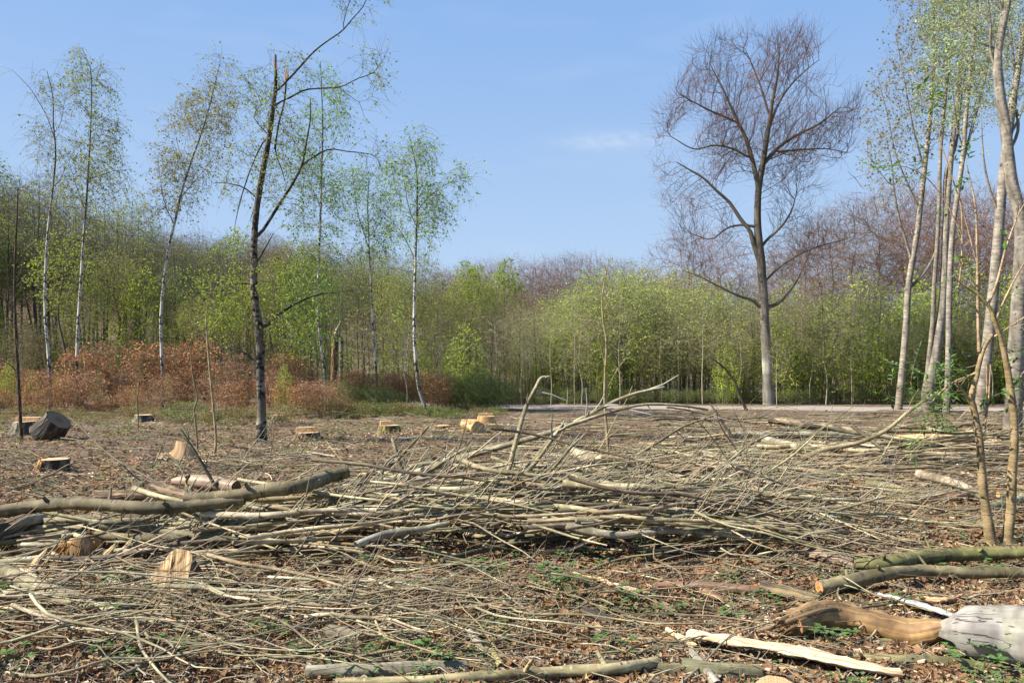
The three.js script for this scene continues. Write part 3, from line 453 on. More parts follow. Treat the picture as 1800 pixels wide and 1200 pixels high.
const K = {
  hornbeam: [1, 2, 3, 4, 5].map((s) => proto({ seed: 200 + s, h: 6, y0: .15, rx: 1.5, cf: 1.1, wob: .3, prof: (t) => 1.05 - .55 * t, r: .04, stems: [[.3, .2], [-.7, .3], [.5, -.6]].slice(0, 1 + s % 3), step: .25, n: 470, trop: -.02, tip: .0035, barkCol: dk([.16, .135, .09]), twigCol: [.14, .115, .07], twig: { n: 1.2, along: .9, len: .4, r: .0035, up: -.05, spread: .9, seg: 2, onLimb: .4 }, leaf: { n: [2.9, 2.4, 1.4, 3, 2][s - 1], size: .125, w: .6, col: (p, Q) => sc3(mx3([.27, .39, .03], [.42, .47, .05], Q()), [1.25, .95, .6, 1.1, .75][s - 1]), spread: .08, flat: 1.2 } })),
  thicket: [1, 2].map((s) => proto({ seed: 210 + s, h: 7, y0: 1, rx: 1.6, r: .05, stems: [[.2, .1], [-.8, .4], [.9, -.3]], step: .3, n: 480, trop: .35, tip: .004, barkCol: dk([.2, .17, .13]), twigCol: [.19, .13, .08], twig: { n: 1.1, along: .9, len: .55, r: .004, up: .35, spread: .7, seg: 2, onLimb: .5 }, leaf: { n: .7, size: .1, w: .6, col: [.28, .32, .06], spread: .06 } })),
  willow: [1, 2].map((s) => proto({ seed: 220 + s, h: 7, y0: 1, rx: 1.9, r: .05, stems: [[.4, .3], [-.9, .2], [1, -.5]], step: .28, n: 480, trop: .3, tip: .0035, barkCol: dk([.2, .18, .13]), twigCol: [.19, .17, .11], twig: { n: 1.4, along: .9, len: .55, r: .0035, up: .35, spread: .6, seg: 2, onLimb: .5 }, leaf: { n: 2, size: .12, w: .4, col: (p, Q) => mx3([.34, .44, .06], [.45, .5, .14], Q()), spread: .08 } })),
  brown: [1, 2].map((s) => proto({ seed: 230 + s, h: 13, y0: 4, rx: 4.2, prof: (t) => .75 + .35 * Math.sin(t * 3), r: .17, stemTo: .8, step: .42, n: 900, infl: 2.2, kill: .7, trop: .15, tip: .006, maxTwig: .07, bark: M.beech, barkCol: dk([.5, .45, .4]), twigCol: [.10, .065, .05], twig: { n: 1.7, along: .9, len: .75, r: .006, up: .3, spread: .8, seg: 2, col: s === 1 ? [.20, .082, .036] : [.15, .098, .058] } })),
  olive: [1, 2, 3].map((s) => proto({ seed: 240 + s, h: 14, y0: 5 + .8 * s, cf: .55, wob: .3, rx: 1.8 + .2 * s, prof: (t) => .5 + .75 * Math.sin(t * 2.8), r: .11, step: .36, n: 620, infl: 2, kill: .6, trop: .2, tip: .005, maxTwig: .04, bark: s === 2 ? M.birch : M.twig, barkCol: dk(s === 2 ? [.8, .78, .72] : [.1, .085, .065]), twigCol: [.11, .09, .065], twig: { n: 1.4, along: .9, len: .75, r: .0055, droop: .2, spread: .9, seg: 2 }, leaf: { n: 1.9, size: .15, w: .6, col: s === 1 ? (p, Q) => mx3([.28, .37, .03], [.40, .43, .05], Q()) : s === 2 ? (p, Q) => mx3([.22, .3, .06], [.28, .35, .07], Q()) : (p, Q) => mx3([.33, .31, .045], [.30, .36, .05], Q()), spread: .14 } })),
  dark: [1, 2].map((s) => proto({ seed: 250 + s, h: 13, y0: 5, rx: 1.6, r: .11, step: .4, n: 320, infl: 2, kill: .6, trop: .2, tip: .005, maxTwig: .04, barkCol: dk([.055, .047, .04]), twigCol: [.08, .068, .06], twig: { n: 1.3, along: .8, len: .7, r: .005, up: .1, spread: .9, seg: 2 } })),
  bright: [1].map((s) => proto({ seed: 260 + s, h: 9, y0: 1, rx: 1.8, prof: (t) => .6 + .5 * Math.sin(t * 3.1), r: .09, step: .3, n: 700, infl: 1.7, kill: .42, trop: .25, tip: .004, barkCol: dk([.12, .1, .07]), twigCol: [.12, .1, .06], twig: { n: 1.5, along: 1, len: .45, r: .004, up: .3, spread: .8, seg: 2 }, leaf: { n: 3.6, size: .16, w: .6, col: (p, Q) => mx3([.22, .33, .012], [.3, .37, .02], Q()), spread: .12, flat: .9 } })),
  copper: [1, 2, 3].map((s) => proto({ seed: 270 + s, h: 2.6, y0: .2, rx: 1.0, cf: 1.6, prof: (t) => .6 + .5 * t, r: .018, stems: [[.1, .1], [-.5, .2], [.5, -.3], [-.2, -.6], [.6, .5]], step: .16, n: 420, infl: .9, kill: .24, trop: .1, tip: .0025, barkCol: dk([.17, .12, .085]), twigCol: [.19, .125, .09], twig: { n: 1.3, along: 1, len: .28, r: .0025, up: .15, spread: .9, seg: 2, onLimb: .5 }, leaf: { n: [2.8, 2.1, .9][s - 1], size: .085, w: .6, col: (p, Q) => Q() < .16 ? [.17, .2, .03] : mx3([.55, .26, .105], [.34, .15, .06], Q()), spread: .05, hang: .4 }, leafMat: M.dry })),
  bramble: [1, 2].map((s) => proto({ seed: 280 + s, h: 1.0, y0: .05, rx: 1.0, r: .008, stems: [[.3, .1], [-.5, .3], [.5, -.4], [-.3, -.6], [.7, .5], [-.8, -.1]], step: .13, n: 320, infl: .7, kill: .2, trop: 0, tip: .002, barkCol: dk([.13, .1, .055]), twigCol: [.15, .12, .06], twig: { n: 1, along: .9, len: .2, r: .002, spread: .9, seg: 2, onLimb: .5 }, leaf: { n: 3.2, size: .055, w: .7, col: (p, Q) => s === 1 ? mx3([.10, .16, .02], [.18, .22, .03], Q()) : mx3([.2, .2, .04], [.24, .15, .05], Q()), spread: .05, flat: .8 } })),
  bush: [1].map((s) => proto({ seed: 290 + s, h: 2.4, y0: .1, rx: 1.3, r: .02, stems: [[.3, .1], [-.5, .3], [.5, -.4]], step: .18, n: 360, infl: .9, kill: .28, trop: .1, tip: .0025, barkCol: dk([.13, .1, .06]), twigCol: [.13, .11, .06], twig: { n: 1.2, along: 1, len: .25, r: .0025, up: .1, spread: .9, seg: 2, onLimb: .5 }, leaf: { n: 4, size: .065, w: .6, col: (p, Q) => mx3([.13, .20, .035], [.2, .26, .04], Q()), spread: .06, flat: .8 } })),
  sapling: [1].map((s) => proto({ seed: 300 + s, h: 5, y0: 1.6, rx: .9, r: .03, step: .22, n: 130, infl: 1.4, kill: .35, trop: .2, tip: .003, barkCol: dk([.33, .28, .19]), twigCol: [.28, .22, .15], twig: { n: .8, along: .6, len: .35, r: .003, up: .25, spread: .8, seg: 2 }, leaf: { n: 1.8, size: .06, w: .6, col: (p, Q) => mx3([.2, .26, .03], [.24, .3, .05], Q()), spread: .05 } })),
};
const placedKind = {};
function plant(kind, variant, x, z, hgt, yaw, name, label, category, group, wide = 1) {
  const src = K[kind][variant % K[kind].length], o = src.clone(), s = hgt / src.userData.h;
  o.userData = {}; o.position.set(x, gh(x, z) - .03, z); o.rotation.y = yaw; o.scale.set(s * wide, s, s * wide); top(o, name); tag(o, label, category, group); return o;
}
const interp = (T, x) => { if (x <= T[0][0]) return T[0][1]; for (let i = 1; i < T.length; i++) if (x <= T[i][0]) return mix(T[i - 1][1], T[i][1], (x - T[i - 1][0]) / (T[i][0] - T[i - 1][0])); return T[T.length - 1][1]; };
{
  const R = rng(777), hFor = (px, d, ytop) => { const p = at(px, ytop, d); return p.y - gh(p.x, p.z); };
  const row = (kind, px0, px1, dpx, d0, d1, tops, vary, name, label, cat, group, wide = 1, minH = .6) => { if (kind === 'hornbeam') vary *= 1.6; if (px0 < -50) px0 = -520; if (px1 > 1850) px1 = 2240; for (let px = px0; px < px1; px += dpx * .62 * (px < -160 || px > 1960 ? 1.5 : 1) * (.7 + .6 * R())) { const d = mix(d0, d1, R()), yt = interp(tops, px) + vary * (R() - .2), p = at(px, 700, d); plant(kind, Math.floor(R() * 30), p.x, p.z, Math.max(minH, hFor(px, d, yt)), R() * 6.28, name, typeof label === 'function' ? label(px, d) : zoned(label, px), cat, group, wide * (.85 + .3 * R())); } };
  const zone = (px) => [[70, 'at the left edge'], [150, 'behind the two leftmost birches'], [250, 'left of the leaning birch'], [330, 'behind the leaning birch'], [440, 'left of the broken birch'], [540, 'right of the broken birch'], [620, 'near the reddish dead pole'], [700, 'left of the broad birch'], [790, 'behind the broad birch'], [900, 'where the path begins'], [1030, 'left of the middle sapling'], [1130, 'behind the middle sapling'], [1240, 'well left of the great beech'], [1340, 'just left of the great beech'], [1430, 'just right of the great beech'], [1560, 'between great beech and poplars'], [1680, 'behind the left poplars'], [99999, 'at the right edge']].find(([x]) => px < x)[1];
  const zoned = (label, px) => { const l = label + ', ' + zone(px); return l.split(' ').length <= 16 ? l : label; };
  const zoneL = (px, T) => T.find(([x]) => px < x)[1];
  const hornL = (px, d) => (d < 44.5 ? 'bright green layered young hornbeam' : 'taller young hornbeam of the back row') + ' ' + zoneL(px, [[1130, 'beyond the path, left of the middle sapling'], [1330, 'beyond the path, just left of the great beech'], [1470, 'beyond the path, just right of the great beech'], [1570, 'in the gap between great beech and poplars'], [9999, 'behind the poplar trunks']]);
  const copL = (px, d) => (d < 31 ? 'front-row copper-leaved beech bush' : 'back-row copper-leaved beech bush') + ' ' + zoneL(px, [[60, 'at the left edge'], [150, 'below the two leftmost birches'], [250, 'between the second and third birch'], [330, 'below the leaning birch'], [440, 'left of the broken birch trunk'], [540, 'right of the broken birch trunk'], [9999, 'left of the reddish dead pole']]);
  const oliL = (px, d) => (d < 42 ? 'nearer' : 'farther') + ' slender olive-yellow leafing tree ' + zoneL(px, [[70, 'at the left edge'], [160, 'behind the two leftmost birches'], [270, 'left of the leaning birch'], [380, 'right of the leaning birch'], [9999, 'behind the broken birch']]);
  // left wood: olive leafing trees and dark bare poles
  row('olive', -160, 470, 70, 42, 52, [[-160, 215], [0, 235], [60, 265], [120, 290], [180, 325], [240, 320], [300, 365], [470, 440]], 90, 'woodland_tree', oliL, 'tree', 'olive-crowned trees of the left-hand wood');
  row('olive', -150, 480, 74, 36, 42, [[-150, 330], [0, 360], [200, 400], [480, 470]], 120, 'woodland_tree', oliL, 'tree', 'olive-crowned trees of the left-hand wood');
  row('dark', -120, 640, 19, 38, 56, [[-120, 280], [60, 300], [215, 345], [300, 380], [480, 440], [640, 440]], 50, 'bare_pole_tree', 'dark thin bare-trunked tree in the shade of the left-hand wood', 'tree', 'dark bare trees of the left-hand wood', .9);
  row('brown', -100, 760, 110, 62, 82, [[-100, 370], [150, 410], [300, 415], [480, 425], [620, 425], [760, 460]], 20, 'bare_tree', 'bare brown-twigged tree at the back of the wood, left of the middle', 'tree', 'bare brown trees behind the birches', 1);
  row('thicket', -140, 480, 30, 36.5, 41, [[-140, 560], [480, 560]], 60, 'thicket_tree', 'grey-brown twiggy bush in the shade behind the copper bushes', 'bush', 'twiggy bushes behind the copper bushes', .9);
  row('hornbeam', -120, 300, 70, 38, 44, [[-120, 440], [300, 470]], 90, 'young_tree', 'light-green young tree under the left-hand wood', 'young tree', 'light-green young trees under the left-hand wood', .9);
  // green young growth between the birches
  row('hornbeam', 240, 560, 60, 37, 41, [[240, 520], [400, 500], [560, 470]], 70, 'young_tree', 'young light-green tree in the hazy growth behind the birches', 'young tree', 'light-green young trees among the birches', 1);
  row('olive', 490, 840, 40, 38, 46, [[490, 420], [600, 440], [700, 430], [770, 460], [840, 480]], 60, 'leafy_birch', 'yellow-green leafing young birch in the dense growth left of the middle', 'tree', 'yellow-green young birches left of the middle', .9);
  row('hornbeam', 560, 860, 42, 34.5, 40, [[560, 560], [700, 520], [860, 560]], 60, 'young_tree', 'young light-green tree in the hazy growth behind the birches', 'young tree', 'light-green young trees among the birches', 1.1);
  // two dense bright trees
  for (const [px, d, y] of [[822, 52, 462], [838, 54, 470], [888, 60, 458]]) { const p = at(px, 700, d); plant('bright', 0, p.x, p.z, hFor(px, d, y), px, 'bright_green_tree', px === 888 ? 'dense yellow-green tree poking above the bare brown tops, left of the bare skyline trees' : px === 822 ? 'dense bright green tree, left one of the pair at the dip in the skyline' : 'dense bright green tree, right one of the pair at the dip in the skyline', 'tree', null, .8); }
  // bare brown skyline
  row('brown', 780, 1220, 40, 58, 80, [[780, 468], [850, 455], [930, 452], [1000, 448], [1060, 436], [1100, 455], [1140, 480], [1220, 470]], 12, 'bare_tree', 'bare brown-twigged tree of the skyline in the middle of the picture', 'tree', 'bare brown trees of the middle skyline', .9);
  row('thicket', 780, 1560, 60, 52, 60, [[780, 480], [900, 500], [1100, 490], [1560, 470]], 30, 'thicket_tree', 'grey-brown thin-stemmed tree of the thicket behind the path', 'tree', 'grey-brown thicket trees behind the path');
  row('thicket', 760, 1200, 58, 44, 52, [[760, 520], [900, 520], [1000, 500], [1200, 500]], 40, 'thicket_tree', 'grey-brown thin-stemmed tree of the thicket behind the path', 'tree', 'grey-brown thicket trees behind the path');
  row('willow', 930, 1330, 36, 41, 48, [[930, 530], [1000, 490], [1080, 475], [1180, 470], [1330, 500]], 40, 'willow', 'pale green many-stemmed willow in the growth behind the path', 'willow', 'pale green willows behind the path');
  row('hornbeam', 860, 1300, 38, 39.6, 43, [[860, 550], [950, 560], [1300, 570]], 60, 'young_hornbeam', hornL, 'hornbeam', 'young hornbeams along the path', 1.1);
  row('hornbeam', 1280, 1860, 34, 39.5, 44, [[1280, 570], [1400, 540], [1500, 510], [1700, 520], [1860, 520]], 60, 'young_hornbeam', hornL, 'hornbeam', 'young hornbeams along the path', 1.15);
  row('hornbeam', 1360, 1880, 44, 45, 52, [[1360, 490], [1500, 460], [1880, 440]], 40, 'young_hornbeam', hornL, 'hornbeam', 'young hornbeams along the path', 1.1);
  row('bush', 870, 1900, 40, 39, 40.5, [[870, 690], [1900, 690]], 25, 'green_bush', 'low green bush at the far edge of the path', 'bush', 'low bushes along the far edge of the path', 1.1, .8);
  row('thicket', 900, 1900, 44, 40, 44, [[900, 610], [1900, 600]], 60, 'thicket_tree', 'thin grey-brown stems at the front of the wood beyond the path', 'tree', 'thin grey stems beyond the path', .8);
  row('sapling', 560, 1880, 22, 38.9, 43, [[560, 520], [1000, 545], [1880, 520]], 70, 'thin_tree', 'thin pale-stemmed young tree standing at the edge of the wood', 'young tree', 'thin pale stems along the edge of the wood');
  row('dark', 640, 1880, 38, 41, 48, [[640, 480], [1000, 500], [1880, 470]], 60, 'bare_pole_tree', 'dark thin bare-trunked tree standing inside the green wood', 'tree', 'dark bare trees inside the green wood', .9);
  // brown beeches right of the great beech
  row('brown', 1380, 1920, 66, 56, 74, [[1380, 430], [1450, 385], [1520, 330], [1570, 305], [1640, 310], [1920, 330]], 25, 'brown_beech', 'bare brown beech rising behind the poplars at the right', 'beech', 'brown beeches behind the poplars');
  for (const [px, d, y] of [[1210, 55, 395], [1262, 57, 405]]) { const p = at(px, 700, d); plant('brown', 0, p.x, p.z, hFor(px, d, y), px, 'brown_beech', px === 1210 ? 'reddish-twigged beech left of the great beech, left one of two' : 'reddish-twigged beech just left of the great trunk, right one of two', 'beech', null, .9); }
  // copper beech scrub, brambles and dark green bushes at the left edge
  row('copper', -120, 620, 34, 27.5, 31, [[-120, 650], [150, 655], [300, 650], [620, 665]], 60, 'copper_beech_bush', copL, 'bush', 'copper beech bushes', 1.15);
  row('copper', -130, 600, 34, 31, 36, [[-130, 612], [300, 606], [620, 640]], 70, 'copper_beech_bush', copL, 'bush', 'copper beech bushes', 1.15);
  row('copper', 590, 800, 22, 31.5, 35, [[640, 650], [800, 655]], 25, 'copper_beech_bush', 'copper-leaved beech bush in the smaller patch between the birches', 'bush', 'copper beech bushes between the birches', 1);
  row('hornbeam', -60, 540, 90, 29, 34, [[-60, 640], [540, 640]], 50, 'young_tree', 'small light-green young tree growing among the copper bushes', 'young tree', 'small green young trees among the copper bushes', .8);
  row('bramble', -80, 560, 120, 24.5, 27.5, [[-80, 704], [560, 708]], 22, 'bramble', 'low bramble with small green leaves at the foot of the copper bushes', 'bramble', 'brambles in front of the copper bushes', 1.5, .4);
  row('bush', 600, 730, 46, 30, 32.5, [[600, 655], [680, 675], [730, 700]], 15, 'green_bush', 'dark green bush at the foot of the broken pole', 'bush', 'dark green bushes by the broken pole', 1);
  row('bush', 780, 880, 26, 33, 36, [[780, 640], [880, 660]], 20, 'green_bush', 'dark green bush in the shade left of where the path begins', 'bush', 'dark green bushes at the start of the path', 1);
  row('bramble', 560, 880, 36, 28, 33, [[560, 700], [880, 712]], 10, 'bramble', 'low bramble patch along the back of the clearing, left of the path', 'bramble', 'brambles along the back of the clearing', 1.5, .35);
  // saplings in front of the wood
  for (const [px, d, y, l] of [[868, 36, 545, 'thin pale sapling standing at the left end of the path'], [1022, 38.8, 560, 'thin pale sapling behind the path, left of the leafy pole'], [1090, 39, 540, 'thin pale sapling behind the path near the middle of the wood'], [1498, 39, 545, 'thin light-stemmed sapling in front of the hornbeams, right of the great beech'], [1366, 33, 590, 'thin pale stem standing just right of the great beech trunk'], [776, 32, 520, 'dark thin sapling behind the broad-crowned birch'], [714, 31, 560, 'slender sapling close behind the curved birch foot']]) { const p = at(px, 700, d); plant('sapling', 0, p.x, p.z, hFor(px, d, y), px, 'sapling', l, 'sapling'); }
  // the far wood, a single mass on the hill
  const src = K.brown[1], N = 1300, far = new THREE.Group();
  const inst = new THREE.InstancedMesh(src.children.find((q) => q.name === 'crown').geometry, M.twig, N), mt = new THREE.Matrix4(), q = new THREE.Quaternion();
  for (let i = 0; i < N; i++) { const z = -mix(84, 210, Math.sqrt(R())), x = (R() * 2 - 1) * -z * 1.25, s = .55 + .35 * R(); q.setFromAxisAngle(new V3(0, 1, 0), R() * 6.28); mt.compose(new V3(x, gh(x, z) - 1.2, z), q, new V3(s, s, s)); inst.setMatrixAt(i, mt); inst.setColorAt(i, new THREE.Color().setRGB(.9 + .5 * R(), .9 + .4 * R(), .9 + .3 * R())); }
  top(inst, 'far_wood'); tag(inst, 'far brown wood covering the hill behind the clearing', null, null, 'stuff');
}

// ------------------------------------------------------------------ logs and stumps
const CUT = [1, 1, 1];
function group(name, p, label, cat, grp) { const g = new THREE.Group(); g.position.copy(p); top(g, name); tag(g, label, cat, grp); return g; }
function splinters(g, p, dir, r, n, len, R, col, name = 'splinter', kind) {
  const mb = new MB(), up = rdir(R);
  for (let k = 0; k < n; k++) { const o = rdir(R); o.addScaledVector(dir, -o.dot(dir)).normalize().multiplyScalar(r * Math.sqrt(R()) * .92); const b = p.clone().add(o).addScaledVector(dir, -.03), e = b.clone().addScaledVector(dir, len * (.25 + .75 * R()) + .03).addScaledVector(up, .04 * len).add(rdir(R).multiplyScalar(.08 * len)); mb.twig([b, b.clone().lerp(e, .55), e], r * (.12 + .2 * R()), .001, jitc(col, R, .25)); }
  return part(mb.shift(g.position).geo(), M.split, name, g, kind);
}
// pts: world points along the axis, rad: radii
function log(o) {
  const R = rng(o.seed || 1), n = o.seg || Math.max(8, Math.round(o.pts[0].distanceTo(o.pts[o.pts.length - 1]) / .08)), P = spline(o.pts, Math.min(n, 60)), N = P.length - 1, rad = lerpR(o.rad, N), mid = P[N >> 1].clone(), g = group(o.name || 'log', new V3(mid.x, gh(mid.x, mid.z), mid.z), o.label, o.cat || 'log', o.grp);
  const mb = new MB(); mb.tube(P, rad, { sides: o.sides || 14, jit: o.jit ?? .13, js: o.js ?? 7, ur: o.ur || 1, vl: o.vl || 1.1, v0: (o.seed || 1) * .41, mott: o.mott ?? .32, mf: o.mf, col: o.col || CUT, shape: o.shape });
  const body = part(mb.shift(g.position).geo(), o.mat || M.brush, o.body || 'bark', g);
  const ends = [[0, P[0].clone().sub(P[1]).normalize(), o.cutA, o.splA], [N, P[N].clone().sub(P[N - 1]).normalize(), o.cutB, o.splB]];
  for (const [i, dir, cut, spl] of ends) {
    const c = new MB(); if (cut === 'none') continue;
    c.disc(P[i].clone().addScaledVector(dir, .002), dir, rad[i] * .97, { sides: o.sides || 14, col: typeof cut === 'object' ? cut : cut ? CUT : [.35, .28, .22], bump: cut ? .004 : .02 }); part(c.shift(g.position).geo(), M.cut, cut ? 'cut_face' : 'broken_end', g);
    if (spl) splinters(g, P[i], dir, rad[i], 16, spl, R, o.splCol || [.7, .5, .28]);
  }
  for (const [t, len, r, az, el] of o.stubs || []) { const i = Math.round(t * N), d = new V3(Math.cos(az) * Math.cos(el), Math.sin(el), Math.sin(az) * Math.cos(el)), q = P[i].clone(), e = q.clone().addScaledVector(d, len + rad[i]); const s = new MB(); s.tube([q, q.clone().lerp(e, .5).add(rdir(R).multiplyScalar(.04 * len)), e], [r * 1.4, r, r * .7], { sides: 7, col: o.col || CUT, vl: .5, cap: true }); part(s.shift(g.position).geo(), o.mat || M.brush, 'side_branch', g); }
  return g;
}
// a stump: flared foot, sawn top (tilted), optional upper step, splinters at one side
function stump(o) {
  const R = rng(o.seed), p = lp(o.x, o.y), g = group('stump', p, o.label, 'stump', o.grp), s = -p.z / F, r = o.w / 2 * s, h = o.h * s, S = 22, rings = 7;
  const mb = new MB(), col = o.col || CUT;
  const topY = (a, q) => h + r * q * ((o.tx || 0) * Math.cos(a) + (o.tz || 0) * Math.sin(a));
  for (let k = 0; k <= rings; k++) { const t = k / rings; for (let j = 0; j <= S; j++) { const a = (j % S) / S * 6.2832, root = 1 + (o.flare ?? .55) * Math.pow(1 - t, 2) * (.75 + .9 * n2(Math.cos(a) * 1.3 + o.seed, Math.sin(a) * 1.3)), rr = r * root * (1 + .06 * n3(Math.cos(a) * 2, t * 2, Math.sin(a) * 2 + o.seed)); mb.vert(Math.cos(a) * rr, mix(-.08, topY(a, 1), t), Math.sin(a) * rr, Math.cos(a), .2, Math.sin(a), j / S * 2, t * h / .6, col); } }
  for (let k = 0; k < rings; k++) for (let j = 0; j < S; j++) { const a = k * (S + 1) + j; mb.i.push(a, a + S + 1, a + 1, a + 1, a + S + 1, a + S + 2); }
  part(mb.geo(), o.mat || M.rough, 'bark', g);
  const c = new MB(); const Q = [0, .5, .9, 1]; Q.forEach((q, k) => { for (let j = 0; j <= S; j++) { const a = (j % S) / S * 6.2832, rr = r * q * .985 * (1 + .06 * n3(Math.cos(a) * 2, 2, Math.sin(a) * 2 + o.seed)); c.vert(Math.cos(a) * rr, topY(a, q) + .003 - (k === 3 ? .006 : 0) + .004 * n2(Math.cos(a) * q * 4, Math.sin(a) * q * 4), Math.sin(a) * rr, 0, 1, 0, .5 + .48 * q * Math.cos(a), .5 + .48 * q * Math.sin(a), sc3(o.top || [1.25, 1.2, 1.15], 1 + .35 * n2(Math.cos(a) * q * 2.5 + o.seed, Math.sin(a) * q * 2.5))); } });
  for (let k = 0; k < 3; k++) for (let j = 0; j < S; j++) { const a = k * (S + 1) + j; c.i.push(a, a + 1, a + S + 1, a + 1, a + S + 2, a + S + 1); }
  part(c.geo(), M.cut, 'cut_face', g);
  if (o.step) { // a second, higher half left by the hinge of the cut
    const [a0, a1, sh] = o.step, st = new MB(), n = 12, hh = h + sh * s; const lo = [], hi = [];
    for (let j = 0; j <= n; j++) { const a = mix(a0, a1, j / n), x = Math.cos(a) * r * .93, z = Math.sin(a) * r * .93; lo.push([x, topY(a, .93) - .01, z]); hi.push([x, hh + .01 * n2(j, o.seed), z]); }
    for (let j = 0; j < n; j++) { const k = st.k, nx = Math.cos(mix(a0, a1, j / n)), nz = Math.sin(mix(a0, a1, j / n)); for (const q of [lo[j], lo[j + 1], hi[j + 1], hi[j]]) st.vert(...q, nx, 0, nz, q[0] * 6, q[1] * 4, [.95, .8, .6]); st.i.push(k, k + 2, k + 1, k, k + 3, k + 2); }
    const A = hi[0], Bq = hi[n], k = st.k; for (const q of [lo[0], lo[n], Bq, A]) st.vert(...q, 0, 0, 1, q[0] * 6, q[1] * 4, [.95, .8, .6]); st.i.push(k, k + 1, k + 2, k, k + 2, k + 3);
    const kc = st.k; for (const q of hi) st.vert(...q, 0, 1, 0, q[0] * 3, q[2] * 3, [1.1, 1.05, 1]); for (let j = 1; j < n; j++) st.i.push(kc, kc + j + 1, kc + j);
    part(st.geo(), M.split, 'raised_step', g);
  }
  if (o.spl) for (const [a, n, len, spread] of o.spl) { const q = new V3(Math.cos(a) * r * .85, h * .98, Math.sin(a) * r * .85).add(p); splinters(g, q, new V3(Math.cos(a) * .1, 1, Math.sin(a) * .1).normalize(), r * (spread || .3), n, len * s, R, [.85, .62, .34]); }
  if (o.side) { // torn yellow side where wood was pulled out
    const sd = new MB(); for (let k = 0; k < 26; k++) { const a = o.side + (R() - .5) * 1.3, q = r * 1.03; const b = new V3(Math.cos(a) * q, h * (.75 + .28 * R()), Math.sin(a) * q), e = new V3(Math.cos(a) * q * (1.15 + .4 * R()), h * .05 * R(), Math.sin(a) * q * (1.15 + .4 * R())); sd.twig([b, b.clone().lerp(e, .5).add(rdir(R).multiplyScalar(.01)), e], r * .09, r * .05, jitc([.85, .58, .26], R, .25)); }
    part(sd.geo(), M.split, 'torn_side', g); }
  return g;
}
const L = (x, y, h = 0) => lp(x, y, h);

stump({ seed: 3, x: 96, y: 830, w: 46, h: 24, col: [.5, .42, .38], side: 2.6, spl: [[2.9, 8, 16, .3]], label: 'low stump at the left with a torn yellow side and standing splinter' });
stump({ seed: 4, x: 48, y: 762, w: 46, h: 24, tx: .05, step: [3.0, 6.4, 7], label: 'pale-topped stump behind the dark sapling at the far left, beside the upended log' });
stump({ seed: 5, x: 252, y: 745, w: 30, h: 12, label: 'small pale flat stump before the copper bushes, left of the short grey log' });
stump({ seed: 6, x: 488, y: 740, w: 28, h: 12, spl: [[.2, 4, 26, .25]], step: [2.8, 5.6, 5], label: 'stump with one tall yellow splinter, just right of the broken birch trunk' });
stump({ seed: 7, x: 540, y: 773, w: 42, h: 12, step: [2.6, 5.8, 8], col: [1.2, .95, .7], label: 'two-level sawn stump ringed with sawdust, right of the foot of the broken birch' });
stump({ seed: 8, x: 684, y: 762, w: 36, h: 15, step: [2.5, 5, 7], col: [1.1, 1.05, .4], label: 'mossy yellow-green two-level stump left of the curved birch foot' });
stump({ seed: 9, x: 737, y: 728, w: 22, h: 14, col: [.25, .22, .2], top: [.8, .7, .6], label: 'dark stump with a pale top directly left of the curved birch foot' });
stump({ seed: 10, x: 778, y: 752, w: 32, h: 8, col: [.9, .6, .4], label: 'low flat stump between the curved birch foot and the pale-faced log block' });
stump({ seed: 11, x: 1216, y: 836, w: 32, h: 18, tz: .9, mat: M.bare, top: [1.3, 1.3, 1.25], label: 'small stump with a bright round cream cut, alone right of the middle' });
stump({ seed: 12, x: 330, y: 800, w: 40, h: 10, flare: 1.4, tz: .8, tx: -.5, mat: M.split, col: [.8, .68, .55], top: [1, .95, .9], label: 'pale split stump left of the broken birch, behind the pinkish barkless log' });
stump({ seed: 13, x: 855, y: 745, w: 30, h: 13, step: [2.8, 5.6, 5], col: [.9, .62, .36], mat: M.split, label: 'orange torn stump beside the block of log with a pale face' });

